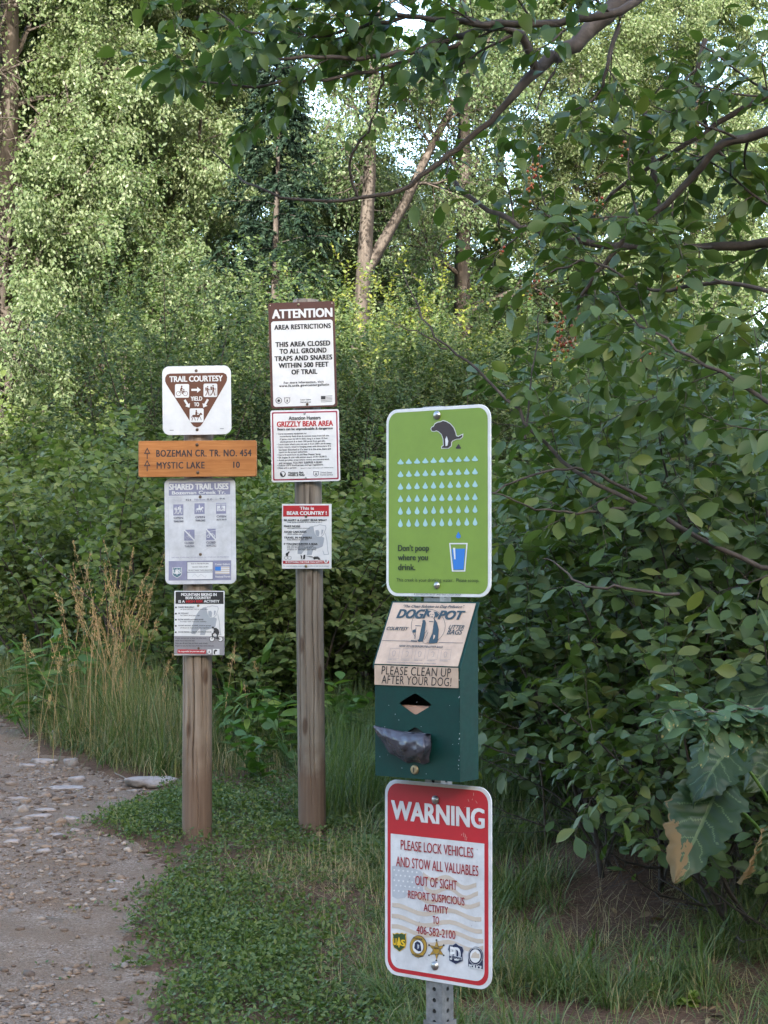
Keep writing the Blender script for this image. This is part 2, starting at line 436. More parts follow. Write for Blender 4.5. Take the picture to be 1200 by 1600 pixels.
    def horse(s, bx, mat, layer=3):
        b = s.box(*bx); k = abs(bx[2] - bx[0])
        s.shape([b(.12, .52), b(.22, .46), b(.45, .47), b(.66, .46), b(.76, .34), b(.84, .27), b(.90, .33), b(.97, .45), b(.92, .50), b(.84, .45), b(.78, .56), b(.74, .64), b(.60, .68), b(.38, .66), b(.24, .68), b(.16, .66)], mat, layer=layer)
        s.line([b(.20, .54), b(.10, .60), b(.06, .76)], .04 * k, mat, layer=layer)
        for p in ([(.22, .64), (.16, .78), (.10, .97)], [(.30, .64), (.34, .80), (.40, .96)], [(.68, .62), (.60, .80), (.54, .96)], [(.72, .60), (.82, .74), (.88, .93)]):
            s.line([b(*q) for q in p], .05 * k, mat, layer=layer)
        c = b(.46, .10); s.disc(c[0], c[1], .06 * k, mat, layer=layer, n=12)
        s.shape([b(.40, .17), b(.53, .17), b(.54, .42), b(.50, .50), b(.38, .48)], mat, layer=layer)
        s.line([b(.48, .44), b(.56, .54), b(.52, .72)], .06 * k, mat, layer=layer)
        s.line([b(.48, .22), b(.58, .34), b(.68, .36)], .045 * k, mat, layer=layer)
    def bear(s, bx, mat, line_mat, layer=1):
        """standing bear seen from the front quarter: pale body, paler face, an outlined foreleg"""
        b = s.box(*bx); k = abs(bx[2] - bx[0])
        s.shape([b(.50, .06), b(.40, .08), b(.26, .20), b(.16, .36), b(.08, .60), b(.02, .80), b(.02, .96), b(.14, .98), b(.20, .88), b(.30, .78), b(.32, .90), b(.30, 1.0), b(.46, 1.0), b(.50, .84),
                 b(.62, .80), b(.78, .74), b(.86, .60), b(.84, .44), b(.74, .40), b(.60, .36), b(.54, .24)], mat, layer=layer)
        s.shape([b(.52, .20), b(.50, .10), b(.55, .05), b(.60, .06), b(.70, .02), b(.80, .04), b(.88, .05), b(.90, .12), b(.87, .22), b(.83, .33), b(.74, .42), b(.62, .42), b(.55, .32)], 'white', layer=layer)
        s.shape([b(.86, .40), b(.90, .55), b(.92, .85), b(.96, .98), b(.85, .98), b(.80, .84), b(.80, .72)], 'white', layer=layer)
        s.line([b(.52, .20), b(.50, .10), b(.55, .05), b(.60, .06), b(.70, .02), b(.80, .04), b(.88, .05), b(.90, .12), b(.87, .22), b(.83, .33), b(.74, .42), b(.62, .42), b(.55, .32)], .018 * k, line_mat, layer=layer + 1, closed=True)
        s.shape([b(.57, .20), b(.66, .19), b(.70, .26), b(.68, .40), b(.62, .40), b(.57, .32)], mat, layer=layer + 1)
        s.shape([b(.76, .18), b(.82, .19), b(.80, .30), b(.75, .36)], mat, layer=layer + 1)
        s.line([b(.88, .30), b(.93, .55), b(.95, .85), b(.98, .98), b(.84, .99), b(.80, .86)], .018 * k, line_mat, layer=layer + 1)
    def shield(s, bx, mat, layer=3, line=None, lm=None):
        b = s.box(*bx)
        P = [(.04, .06), (.18, .10), (.34, .04), (.5, .08), (.66, .04), (.82, .10), (.96, .06), (.92, .22), (.96, .40), (.94, .62), (.86, .78), (.66, .88), (.5, .98), (.34, .88), (.14, .78), (.06, .62), (.04, .40), (.08, .22)]
        if mat: s.shape([b(*p) for p in P], mat, 'emblem', layer)
        if line: s.line([b(*p) for p in P], line, lm, 'emblem', layer + 1, closed=True)
    def tree(s, cx, top, bot, wd, mat, layer=4):
        h = bot - top; P = [(cx, top)]
        for i in range(4):
            y = top + h * (.28 + .18 * i); x = wd / 2 * (.4 + .2 * i)
            P += [(cx + x, y), (cx + x * .62, y - h * .02)]
        P += [(cx + wd * .08, top + h * .82), (cx + wd * .10, bot), (cx - wd * .10, bot), (cx - wd * .08, top + h * .82)]
        for i in range(3, -1, -1):
            y = top + h * (.28 + .18 * i); x = wd / 2 * (.4 + .2 * i)
            P += [(cx - x * .62, y - h * .02), (cx - x, y)]
        s.shape(P, mat, 'emblem', layer)
    def finish(s):
        for (part, mat), (V, F) in s.parts.items():
            mesh(part, V, F, M[mat], s.root)
        return s.root

YL, YM, YR = 8.3, 8.42, 4.5
def at(px, py, Y): return tuple(W(px, py, Y))

# ---- trail courtesy sign
s = Sign('trail_sign', 'white square trail courtesy sign with brown yield triangle', (210, 560, 6), [(253, 74), (905, 66), (913, 720), (266, 727)], .306, .306, at(307.5, 625.5, YL - .083), yaw=-2, roll=-.8, r=.032)
s.shape([(330, 142), (835, 137), (862, 152), (872, 180), (868, 215), (855, 243), (640, 618), (618, 645), (587, 655), (557, 644), (535, 618), (296, 245), (283, 215), (284, 180), (300, 152)], 'brown', 'yield_triangle', 0)
s.text('TRAIL COURTESY', 577, 193, 500, 54, 'white', bold=.022)
s.rect(378, 243, 512, 373, 'white', layer=2, r=14); s.rect(648, 240, 778, 368, 'white', layer=2, r=14); s.rect(518, 475, 650, 606, 'white', layer=2, r=14)
s.bike((384, 250, 506, 366), 'brown'); s.hiker((662, 258, 712, 358), 'brown'); s.hiker((710, 248, 768, 358), 'brown'); s.horse((528, 485, 642, 594), 'brown')
s.arrow((533, 299), (622, 299), 20, 56, 34, 'white'); s.arrow((470, 394), (516, 468), 20, 54, 34, 'white'); s.arrow((690, 390), (646, 468), 20, 54, 34, 'white')
s.text('YIELD', 582, 382, 106, 38, 'white', bold=.02); s.text('TO', 583, 437, 46, 36, 'white', bold=.02)
s.rect(332, 677, 368, 683, 'grey_ink'); s.rect(805, 665, 840, 671, 'grey_ink')
s.bolt(578, 117, .0068, 'rust'); s.bolt(590, 676, .0068, 'rust'); s.finish()

# ---- routed wooden board
s = Sign('trail_sign', 'orange stained wooden trail board with dark routed arrows and distances', (210, 560, 6), [(40, 775), (1143, 769), (1146, 1102), (41, 1110)], .522, .160, at(309, 717, YL - .098), yaw=-1, roll=-.3, t=.034, r=.008, mat='board', bevel=.004)
for cy in (890, 1004):
    s.line([(124, cy + 52), (124, cy)], 9, 'dog_brown', 'arrow', 0)
    s.line([(124, cy - 46), (148, cy), (100, cy)], 9, 'dog_brown', 'arrow', 0, closed=True)
s.text('BOZEMAN CR. TR. NO. 454', 655, 888, 886, 62, 'dog_brown', bold=.014, spacing=1.12, layer=0)
s.text('MYSTIC LAKE', 438, 1000, 446, 60, 'dog_brown', bold=.014, spacing=1.12, layer=0); s.text('10', 961, 995, 58, 56, 'dog_brown', bold=.014, layer=0)
s.bolt(592, 810, .0072, 'rust'); s.bolt(600, 1066, .0072, 'rust'); s.finish()

# ---- shared trail uses
s = Sign('trail_sign', 'faded worn white notice of shared trail uses with small pictograms', (240, 735, 8.571), [(143, 98), (1095, 108), (1113, 1517), (160, 1520)], .315, .468, at(313, 830, YL - .081), yaw=-1, roll=-.7, r=.026, mat='white_worn')
s.rect(205, 153, 1028, 326, 'faded', 'printed_band', 0)
s.text('SHARED TRAIL USES', 608, 213, 790, 78, 'white', bold=.025); s.text('Bozeman Creek Tr.', 608, 292, 715, 44, 'white', bold=.03)
s.text('TRAIL #', 315, 389, 125, 26, 'faded_pale'); s.text('454', 468, 388, 76, 26, 'faded_dark', bold=.01); s.text('Mile from', 620, 386, 140, 24, 'faded', bold=.0); s.text('0.0', 754, 386, 68, 26, 'faded_dark'); s.text('to', 838, 384, 26, 24, 'faded_pale'); s.text('9.4', 922, 381, 66, 26, 'faded_dark')
s.rect(250, 409, 950, 413, 'faded_pale'); s.line([(1040, 330), (1052, 1195)], 3, 'faded_pale'); s.line([(195, 345), (215, 1200)], 3, 'faded_pale')
for (x0, y0, x1, y1) in ((266, 445, 402, 594), (551, 436, 688, 580), (841, 436, 975, 582), (415, 788, 553, 934), (709, 780, 837, 930)): s.rect(x0, y0, x1, y1, 'faded', 'pictogram', 0)
s.hiker((280, 468, 330, 578), 'white'); s.hiker((325, 458, 390, 578), 'white'); s.horse((563, 450, 678, 562), 'white'); s.rect(852, 476, 964, 546, 'white', layer=1); s.bike((862, 448, 956, 556), 'faded'); s.rect(846, 444, 970, 470, 'faded_pale', layer=1)
s.bike((425, 810, 545, 925), 'faded_pale'); s.line([(415, 790), (553, 932)], 16, 'white', layer=4); s.line([(709, 782), (837, 928)], 16, 'white', layer=4); s.ring(738, 880, 22, 8, 'white', layer=2); s.ring(808, 880, 22, 8, 'white', layer=2); s.rect(740, 835, 806, 872, 'faded_pale', layer=2)
for cx, cy, a, b_ in ((335, 627, 'OPEN', 'YEARLONG'), (628, 622, 'OPEN', 'YEARLONG'), (912, 617, 'OPEN', 'July 16 - Nov 30'), (484, 965, 'CLOSED', 'YEARLONG'), (775, 962, 'CLOSED', 'YEARLONG')):
    s.text(a, cx, cy, 126, 28, 'faded_dark', bold=.02); s.text(b_, cx + 2, cy + 45, 132, 26, 'faded_dark', bold=.01)
s.text('THIS TRAIL IS OPEN ONLY TO USES SHOWN, ALL OTHER USES ARE PROHIBITED', 630, 1160, 770, 16, 'faded'); s.text('36 CFR 261.54', 625, 1184, 150, 14, 'faded_pale')
s.rect(205, 1205, 1044, 1468, 'faded', 'printed_band', 0); s.rect(452, 1218, 802, 1460, 'faded_dark', 'printed_band', 1); s.rect(458, 1224, 798, 1354, 'white', 'printed_band', 2); s.rect(458, 1362, 798, 1454, 'white', 'printed_band', 2)
s.text('DUE TO THE ABOVE USES,', 628, 1246, 238, 18, 'ink', layer=3); s.text('THIS SIGN TAKES, OR MAY', 630, 1290, 220, 18, 'ink', layer=3); s.text('THE MOST CURRENT TRAVEL REGULATIONS', 632, 1333, 325, 17, 'ink', layer=3)
s.line([(520, 1420), (560, 1380), (600, 1425), (640, 1385), (700, 1430), (715, 1400)], 4, 'faded_pale', layer=3)
s.shield((248, 1282, 392, 1440), 'white', 2); s.shield((256, 1290, 384, 1432), 'shield_teal', 3); s.text('U', 287, 1348, 34, 50, 'white', 5, bold=.04); s.text('S', 353, 1348, 34, 50, 'white', 5, bold=.04); s.tree(320, 1304, 1396, 54, 'white', 5)
s.text('Custer Gallatin', 930, 1255, 200, 24, 'white', bold=.01); s.text('National Forest', 935, 1420, 200, 26, 'white', bold=.01)
s.rect(832, 1288, 1022, 1388, 'white', 'emblem', 1)
for k in range(4): s.rect(832, 1296 + 26 * k, 1022, 1308 + 26 * k, 'tan_print', 'emblem', 2)
s.rect(832, 1288, 908, 1342, 'blue', 'emblem', 3)
s.line([(190, 345), (370, 355), (375, 380)], 3, 'faded_pale', 'crease', 3); s.line([(560, 850), (640, 850), (700, 825), (840, 800), (930, 780)], 4, 'white', 'crease', 4); s.line([(660, 1065), (740, 1020), (840, 1000)], 4, 'white', 'crease', 4)
s.bolt(628, 350, .0068, 'rust'); s.bolt(634, 1121, .0068, 'rust'); s.finish()

# ---- mountain biking notice
s = Sign('trail_sign', 'small grey and white notice about mountain biking in bear country, dark header', (260, 900, 10.909), [(130, 250), (993, 250), (985, 1338), (137, 1352)], .222, .284, at(311.5, 973.5, YL - .081), r=.002)
s.rect(152, 264, 976, 474, 'black', 'printed_band', 0); s.rect(137, 1025, 985, 1338, 'mb_grey', 'printed_band', 0)
s.text('MOUNTAIN BIKING IN', 556, 313, 606, 48, 'white', bold=.025); s.text('BEAR COUNTRY', 546, 370, 434, 44, 'white', bold=.025)
s.text('IS A', 260, 433, 106, 44, 'white', bold=.025); s.text('HIGH RISK', 482, 431, 290, 44, 'red', bold=.025); s.text('ACTIVITY', 774, 429, 262, 44, 'white', bold=.025)
s.bear((420, 495, 940, 1005), 'bear_grey', 'bear_grey')
for k, (a, b_, wa, wb) in enumerate((('CARRY BEAR SPRAY', 'on your person, not on your bike', 274, 470), ('BE VIGILANT', 'for bears and bear sign', 176, 336), ('SLOW DOWN and MAKE NOISE', 'in areas with reduced visibility', 430, 446), ('AVOID RIDING ALONE, travel in groups', 'of three or more and ride together', 560, 500), ('AVOID RIDING at NIGHT, DAWN OR DUSK', '', 570, 0))):
    y = (530, 636, 742, 847, 955)[k]
    s.rect(148, y - 6, 176, y + 20, 'ink', 'lettering', 2); s.text(a, 205 + wa / 2, y, wa, 22, 'ink', 3, bold=.012)
    if b_: s.text(b_, 240 + wb / 2, y + 38, wb, 24, 'ink', 3)
for k, (t_, w_) in enumerate((('If you encounter a bear on the trail...', 540), ('Never try to outrun the bear', 330), ('Stop, get off your bike and back away slowly', 545), ('Prepare to use your bear spray if the bear comes near you', 650))):
    s.text(t_, 160 + w_ / 2, (1062, 1106, 1147, 1190)[k], w_, 26, 'ink', 3)
s.rect(195, 1252, 675, 1318, 'red', 'printed_band', 1); s.text('Be responsible for your own safety!', 435, 1285, 440, 36, 'white', 3, bold=.01)
s.shield((695, 1240, 772, 1328), 'white', 2); s.tree(733, 1258, 1306, 30, 'ink', 4); s.rect(795, 1235, 905, 1330, 'white', 'emblem', 2); s.shape([(805, 1290), (815, 1255), (845, 1242), (870, 1258), (862, 1275), (835, 1282), (832, 1325), (812, 1322)], 'ink', 'emblem', 3)
for cx in (778, 920): s.disc(cx, 1070, 44, 'white', layer=2); s.ring(cx, 1070, 46, 10, 'ink', layer=3)
s.disc(796, 876, 18, 'ink', layer=3, n=12); s.shape([(805, 885), (850, 880), (890, 910), (905, 955), (890, 1000), (850, 985), (825, 960), (812, 915)], 'ink', layer=3); s.line([(818, 930), (815, 965), (785, 985), (790, 1020)], 20, 'ink', layer=4)
s.line([(875, 985), (865, 1040), (905, 1075)], 22, 'ink', layer=4); s.line([(778, 1070), (790, 1020), (850, 1060), (920, 1070)], 12, 'ink', layer=3)
s.bolt(545, 503, .0055, 'brass'); s.bolt(551, 1228, .005, 'rust'); s.finish()

# ---- attention sign
s = Sign('trail_sign', 'tall brown and white attention sign at the top of the grey post', (405, 460, 8.889), [(110, 128), (1022, 80), (1089, 1577), (146, 1597)], .300, .478, at(473, 554.5, YM - .077), yaw=-1.5, roll=-1.7, r=.012, mat='maroon')
s.frect(.038, .175, .965, .983, 'white', .012, 'white_field', 0)
s.text('ATTENTION', 577, 258, 820, 118, 'white', bold=.03); s.text('AREA RESTRICTIONS', 582, 441, 776, 66, 'black', bold=.028, spacing=1.1)
for t_, cy, cx, w_ in (('THIS AREA CLOSED', 680, 588, 756), ('TO ALL GROUND', 777, 592, 648), ('TRAPS AND SNARES', 877, 597, 800), ('WITHIN 500 FEET', 976, 600, 692), ('OF TRAIL', 1072, 612, 355)): s.text(t_, cx, cy, w_, 68, 'black', bold=.034, spacing=1.08)
s.text('For more information, visit', 605, 1222, 560, 36, 'ink', bold=.018, spacing=1.2); s.text('www.fs.usda.gov/custergallatin', 610, 1268, 700, 44, 'ink', bold=.018, spacing=1.2)
s.ring(255, 1480, 46, 12, 'grey_ink', 'emblem', 2); s.disc(255, 1482, 20, 'ink', 'emblem', 2); s.shield((332, 1436, 414, 1526), None, 2, 9, 'grey_ink'); s.tree(373, 1458, 1505, 30, 'ink', 3)
s.text('Custer Gallatin', 632, 1470, 152, 20, 'ink'); s.text('National Forest', 634, 1505, 150, 20, 'ink')
for k in range(5): s.line([(850, 1424 + 20 * k), (900, 1426 + 20 * k), (950, 1420 + 20 * k), (1012, 1416 + 20 * k)], 8, 'grey_ink', 'emblem', 1)
s.rect(850, 1420, 914, 1470, 'ink', 'emblem', 2)
for q in ((140, 160), (988, 110)): s.disc(*q, 8, 'tan_print', 'panel_hole', 1, n=10)
s.bolt(524, 140, .0062, 'brass'); s.bolt(656, 1537, .0062, 'rust'); s.finish()

# ---- grizzly notice
s = Sign('trail_sign', 'white grizzly bear area notice with thin dark red border and dense text', (410, 630, 9.2308), [(110, 100), (1108, 70), (1120, 1118), (125, 1140)], .309, .324, at(477, 696.5, YM - .077), yaw=-1, roll=-1.2, r=.010)
s.frect(.022, .024, .978, .976, 'crimson', .006, 'border', 0); s.frect(.042, .044, .958, .956, 'white', .004, 'white_field', 1)
s.text('Attention Hunters', 608, 203, 462, 54, 'ink', 3, bold=.015); s.text('GRIZZLY BEAR AREA', 612, 288, 812, 78, 'red', 3, bold=.02); s.text('Bears can be unpredictable & dangerous', 613, 365, 802, 46, 'ink', 3, bold=.016)
for k, (t_, x, w_) in enumerate((('\u2022 Carry necessary equipment to:', 200, 435), ('-immediately field dress & remove meat from kill site.', 240, 725), ('-if game must be left in field, hang it at least 10 feet', 240, 700), ('above ground & at least 100 yards from gut pile.', 250, 655), ('\u2022 Leave meat where you can see it from 200+ yards away.', 203, 790), ('\u2022 Upon return, observe hanging meat with binoculars. If it', 203, 785), ('has been disturbed or if a bear is in the area, leave and', 230, 755), ('report to the proper authorities.', 232, 415), ('\u2022 Carry & know how to use Bear Pepper Spray.', 206, 635), ('\u2022 Elk bugles & cow calls attract bears. STAY ALERT!', 206, 715), ('\u2022 Avoid gut piles, areas where ravens are concentrated,', 206, 755), ('and carcasses. YOU MAY SURPRISE A BEAR!', 232, 625), ('\u2022 Follow USFS food/carcass storage regulations.', 206, 670), ('\u2022 Hunt with a partner.', 206, 285))):
    s.text(t_, x + w_ / 2, 436 + 38.2 * k - (x + w_ / 2 - 400) * .02, w_, 30, 'ink', 3, bold=.004)
s.text('Beware! It is illegal to kill any bear under mistaken identity.', 785, 930, 480, 16, 'ink', 3)
s.disc(288, 1020, 42, 'ink', 'emblem', 3); s.shape([(262, 1000), (285, 985), (318, 1000), (308, 1035), (290, 1050), (280, 1020)], 'white', 'emblem', 4)
s.text('Montana Fish,', 476, 1000, 225, 30, 'ink', 3, bold=.02, shear=.25); s.text('Wildlife & Parks', 480, 1032, 240, 30, 'ink', 3, bold=.02, shear=.25)
s.shield((728, 976, 806, 1054), None, 3, 8, 'grey_ink'); s.tree(768, 992, 1038, 30, 'ink', 4); s.text('United States', 916, 995, 166, 26, 'grey_ink', 3); s.text('Forest Service', 922, 1027, 180, 26, 'grey_ink', 3)
s.bolt(607, 141, .0056); s.bolt(618, 1078, .005); s.finish()

# ---- bear country notice
s = Sign('trail_sign', 'small white bear country notice with red header, lowest on the grey post', (425, 775, 10.909), [(165, 122), (1027, 127), (1022, 1252), (175, 1247)], .223, .291, at(479.3, 838, YM - .077), yaw=0, roll=0, r=.002)
s.rect(186, 152, 980, 346, 'red', 'printed_band', 0); s.text('This is', 597, 200, 240, 52, 'white', bold=.03); s.text('BEAR COUNTRY !', 597, 286, 684, 62, 'white', bold=.035)
s.bear((430, 480, 985, 1015), 'bear_grey', 'bear_grey', 0)
for t_, sub, y, w_, w2 in (('BE ALERT & CARRY BEAR SPRAY', ['Keep spray accessible & know how to use it'], 409, 740, 600), ('MAKE NOISE', ['alert bears to your presence'], 514, 280, 385), ('AVOID CARCASSES', ['where wolves scare'], 613, 386, 262), ('TRAVEL IN NUMBERS', ['keep children & pets close'], 714, 480, 365), ('IF YOU ENCOUNTER A BEAR:', ['stay calm and do NOT run away', 'keep your distance and slowly back away', 'prepare to use your bear spray'], 824, 580, 500)):
    s.text(t_, 205 + w_ / 2, y, w_, 34, 'ink', 3, bold=.025)
    for k, q in enumerate(sub): s.text(q, 262 + w2 / 2 * (.9 if k == 0 and len(sub) > 1 else 1), y + 37 + 31 * k, w2 * (.9 if k == 0 and len(sub) > 1 else 1), 24, 'ink', 3, bold=.006)
s.ring(245, 1062, 32, 7, 'grey_ink', layer=3); s.ring(305, 1062, 32, 7, 'grey_ink', layer=3); s.shape([(235, 1010), (245, 980), (290, 960), (300, 970), (285, 1000), (275, 1040), (250, 1030)], 'ink', layer=3); s.disc(292, 962, 12, 'ink', layer=3, n=10)
s.shape([(490, 1012), (510, 1020), (522, 1045), (510, 1085), (498, 1085), (500, 1050)], 'ink', layer=3); s.shape([(540, 1020), (575, 1005), (572, 1040), (565, 1090), (548, 1080), (530, 1094), (540, 1055)], 'ink', layer=3); s.shape([(575, 1030), (660, 1030), (705, 1042), (700, 1062), (640, 1045)], 'grey_ink', layer=3)
s.shape([(705, 1060), (730, 1042), (790, 1040), (815, 1062), (835, 1095), (800, 1096), (790, 1082), (745, 1084), (735, 1096), (718, 1088)], 'ink', layer=3)
s.rect(193, 1112, 980, 1164, 'red', 'printed_band', 1); s.text('BE RESPONSIBLE FOR YOUR OWN SAFETY !', 555, 1136, 635, 26, 'white', 3, bold=.02); s.shield((885, 1070, 970, 1160), 'white', 3); s.tree(928, 1092, 1138, 30, 'ink', 5)
s.text('For more information, contact your local office or visit www.fs.usda.gov', 590, 1206, 780, 22, 'grey_ink', 2)
s.bolt(585, 345, .0062, 'rust'); s.bolt(588, 1204, .0068, 'brass'); s.finish()

# ---- green creek sign
YAW = -37
s = Sign('park_sign', 'lime green sign with white rim asking walkers to clean up by the creek', (590, 620, 5.0), [(66, 118), (880, 66), (868, 1572), (57, 1560)], .308, .457, at(684, 784, YR - .035), yaw=YAW, r=.033, lean=0)
s.frect(.026, .017, .974, .983, 'green_sign', .027, 'printed_field', 0, )
def dogshape(P, mat, layer): s.shape(P, mat, 'pictogram', layer)
dog = [(418, 264), (424, 252), (438, 246), (448, 226), (468, 214), (490, 211), (510, 201), (536, 208), (566, 226), (592, 256), (606, 292), (612, 320), (630, 324), (648, 315), (661, 309), (660, 324), (642, 339), (615, 341), (585, 353), (574, 366), (571, 395), (550, 412), (500, 412), (500, 402), (514, 396), (512, 342), (500, 306), (480, 286), (460, 276), (440, 281), (424, 279)]
s.line(dog, 11, 'white', 'pictogram', 1, closed=True); dogshape(dog, 'dog_brown', 2); s.shape([(540, 320), (528, 345), (531, 400), (546, 393), (552, 358)], 'white', layer=3)
s.shape([(628, 380), (633, 386), (641, 396), (642, 402), (649, 410), (646, 418), (611, 418), (606, 411), (614, 402), (615, 396), (624, 388)], 'dog_brown')
poop = [(0, -1), (.16, -.62), (.45, -.30), (.50, -.05), (.92, .30), (1, .62), (.80, .86), (.4, .95), (0, .98), (-.4, .95), (-.80, .86), (-1, .62), (-.92, .30), (-.50, -.05), (-.45, -.30), (-.16, -.62)]
drop = [(0, -1), (.18, -.62), (.42, -.22), (.62, .08), (.74, .34), (.72, .62), (.52, .86), (.28, .97), (0, 1), (-.28, .97), (-.52, .86), (-.72, .62), (-.74, .34), (-.62, .08), (-.42, -.22), (-.18, -.62)]
for r_ in range(6):
    k = (0, .3, .5, .6, .92, 1.0)[r_]
    for c_ in range(10):
        x = 177 + 64.4 * c_ - r_ * .8; y = (518, 614, 710, 806, 900, 995)[r_] + ((492, 592, 690, 790, 885, 983)[r_] - (518, 614, 710, 806, 900, 995)[r_]) * c_ / 9
        hh = 23 + 9 * k
        s.shape([(x + 24 * (a[0] * (1 - k) + b_[0] * k), y + hh * (a[1] * (1 - k) + b_[1] * k)) for a, b_ in zip(poop, drop)], 'drop')
s.shape([(622 + 24 * a, 1087 + 27 * b_) for a, b_ in drop], 'blue')
s.shape([(550, 1150), (694, 1150), (673, 1371), (570, 1371)], 'white', holes=[[(560, 1160), (683, 1160), (664, 1362), (580, 1362)]]); s.shape([(570, 1196), (674, 1194), (660, 1356), (584, 1356)], 'blue', layer=2); s.shape([(582, 1187), (599, 1187), (601, 1276), (591, 1276)], 'white', layer=3)
s.text('Don\u2019t poop', 273, 1195, 238, 62, 'olive', bold=.006); s.text('where you', 268, 1268, 232, 60, 'olive', bold=.006); s.text('drink.', 220, 1336, 132, 48, 'olive', bold=.006)
s.text('This creek is your drinking water.  Please scoop.', 455, 1441, 642, 36, 'olive', bold=-1); s.text('\u00a9 2010 GALLATIN VALLEY LAND TRUST & WGM GROUP', 455, 1548, 362, 13, 'grey_ink')
s.bolt(465, 157, .0105); s.bolt(453, 1477, .0085); s.finish()

# ---- warning sign
s = Sign('park_sign', 'red and white warning sign about locking vehicles, lowest on the steel post', (585, 1200, 4.0), [(58, 62), (715, 125), (727, 1378), (60, 1275)], .313, .474, at(683.5, 1379, YR - .035), yaw=YAW, r=.036, mat='white_worn')
s.frect(.028, .018, .972, .982, 'red', .031, 'printed_field', 0)
a, b_ = s.frac(.060, .961), s.frac(.938, .278)
s.shape([p for p in rrect(a[0], a[1], b_[0], b_[1] , .026)[14:]] + [(b_[0], b_[1]), (a[0], b_[1])], 'white_worn', 'white_field', 1, local=True)
s.text('WARNING', 385, 282, 566, 118, 'white_worn', bold=.015)
for t_, cx, cy, w_, h_ in (('PLEASE LOCK VEHICLES', 384, 494, 446, 62), ('AND STOW ALL VALUABLES', 385, 601, 506, 64), ('OUT OF SIGHT', 382, 705, 256, 60), ('REPORT SUSPICIOUS', 382, 798, 348, 50), ('ACTIVITY', 382, 867, 150, 46), ('TO', 382, 937, 38, 50), ('406-582-2100', 382, 1012, 240, 52)): s.text(t_, cx, cy, w_, h_, 'red_text', 4, bold=-1); s.text(t_, cx + 1.2, cy, w_, h_, 'red_text', 4, bold=-1)
s.shape([(105, 602), (150, 596), (200, 606), (240, 615), (285, 632), (300, 650), (302, 760), (255, 752), (205, 775), (190, 798), (140, 806), (108, 790)], 'flag_grey', 'flag', 2)
for i in range(5):
    for j in range(7):
        x = 122 + 28 * j + (i % 2) * 12; y = 625 + 32 * i + j * 3
        if x < 290 and y < 770: s.shape([(x + (8 if q % 2 == 0 else 3.4) * math.sin(q * math.pi / 5), y - (8 if q % 2 == 0 else 3.4) * math.cos(q * math.pi / 5)) for q in range(10)], 'white', 'flag', 3)
for (x0, y0, x1, y1, am) in ((300, 640, 630, 720, 20), (310, 720, 640, 775, 22), (260, 780, 652, 830, 20), (108, 848, 662, 900, 20), (105, 915, 668, 975, 20), (105, 980, 676, 1035, 20), (240, 1050, 676, 1098, 16)):
    n_p = 14; up = [(x0 + (x1 - x0) * k / n_p, y0 + (y1 - y0) * k / n_p - am * math.sin(k * .75 + x0 * .01)) for k in range(n_p + 1)]
    s.shape(up + [(x, y + 27) for x, y in reversed(up)], 'tan_print', 'flag', 2)
s.set_crop((590, 1430, 6.316))
s.shield((138, 143, 290, 345), 'yellow', 3); s.shield((145, 150, 283, 338), 'shield_green', 4); s.text('U', 172, 238, 30, 64, 'yellow', 6, bold=.03); s.text('S', 254, 252, 34, 62, 'yellow', 6, bold=.03); s.tree(213, 190, 296, 58, 'yellow', 6)
s.disc(401, 286, 86, 'navy', 'emblem', 3, ry=110, n=30); s.disc(401, 286, 82, 'gold', 'emblem', 4, ry=105, n=30); s.disc(401, 288, 57, 'navy', 'emblem', 5, ry=70, n=26); s.disc(401, 288, 53, 'white', 'emblem', 6, ry=66, n=26)
s.shape([(372, 250), (395, 232), (425, 248), (432, 290), (436, 330), (405, 332), (385, 318), (366, 300)], 'navy', 'emblem', 7); s.shape([(398, 262), (418, 270), (414, 300), (400, 312)], 'flag_grey', 'emblem', 8); s.text('MONTANA', 401, 207, 90, 16, 'ink', 7, bold=.02); s.text('FISH WILDLIFE & PARKS', 401, 372, 110, 14, 'ink', 7, bold=.01)
star = []
for q in range(12):
    a = math.pi * q / 6; rr = 100 if q % 2 == 0 else 44; star.append((581 + .83 * rr * math.sin(a), 321 - rr * math.cos(a)))
s.shape(star, 'ink', 'emblem', 3); s.shape([(581 + (x - 581) * .93, 321 + (y - 321) * .93) for x, y in star], 'gold', 'emblem', 4)
for q in range(0, 12, 2): s.disc(star[q][0], star[q][1], 9, 'ink', 'emblem', 5, n=10)
s.ring(581, 323, 36, 7, 'brass', 'emblem', 6, ry=40); s.text('SHERIFF', 581, 300, 48, 10, 'ink', 7)
b = s.box(688, 245, 852, 462)
P_ = [(.08, .10), (.30, .10), (.5, 0), (.70, .12), (.92, .18), (1, .36), (.92, .52), (.94, .84), (.5, 1), (.08, .82), (.10, .46), (0, .30)]
s.shape([b(*p) for p in P_], 'flag_grey', 'emblem', 3); s.shape([b(.5 + (u - .5) * .92, .5 + (v - .5) * .94) for u, v in P_], 'navy', 'emblem', 4)
s.text('PD', 768, 354, 92, 124, 'white', 6, bold=.02); s.shape([(706, 362), (832, 386), (832, 418), (706, 394)], 'flag_grey', 'emblem', 5); s.text('BOZEMAN', 768, 390, 112, 22, 'navy', 7, bold=.03)
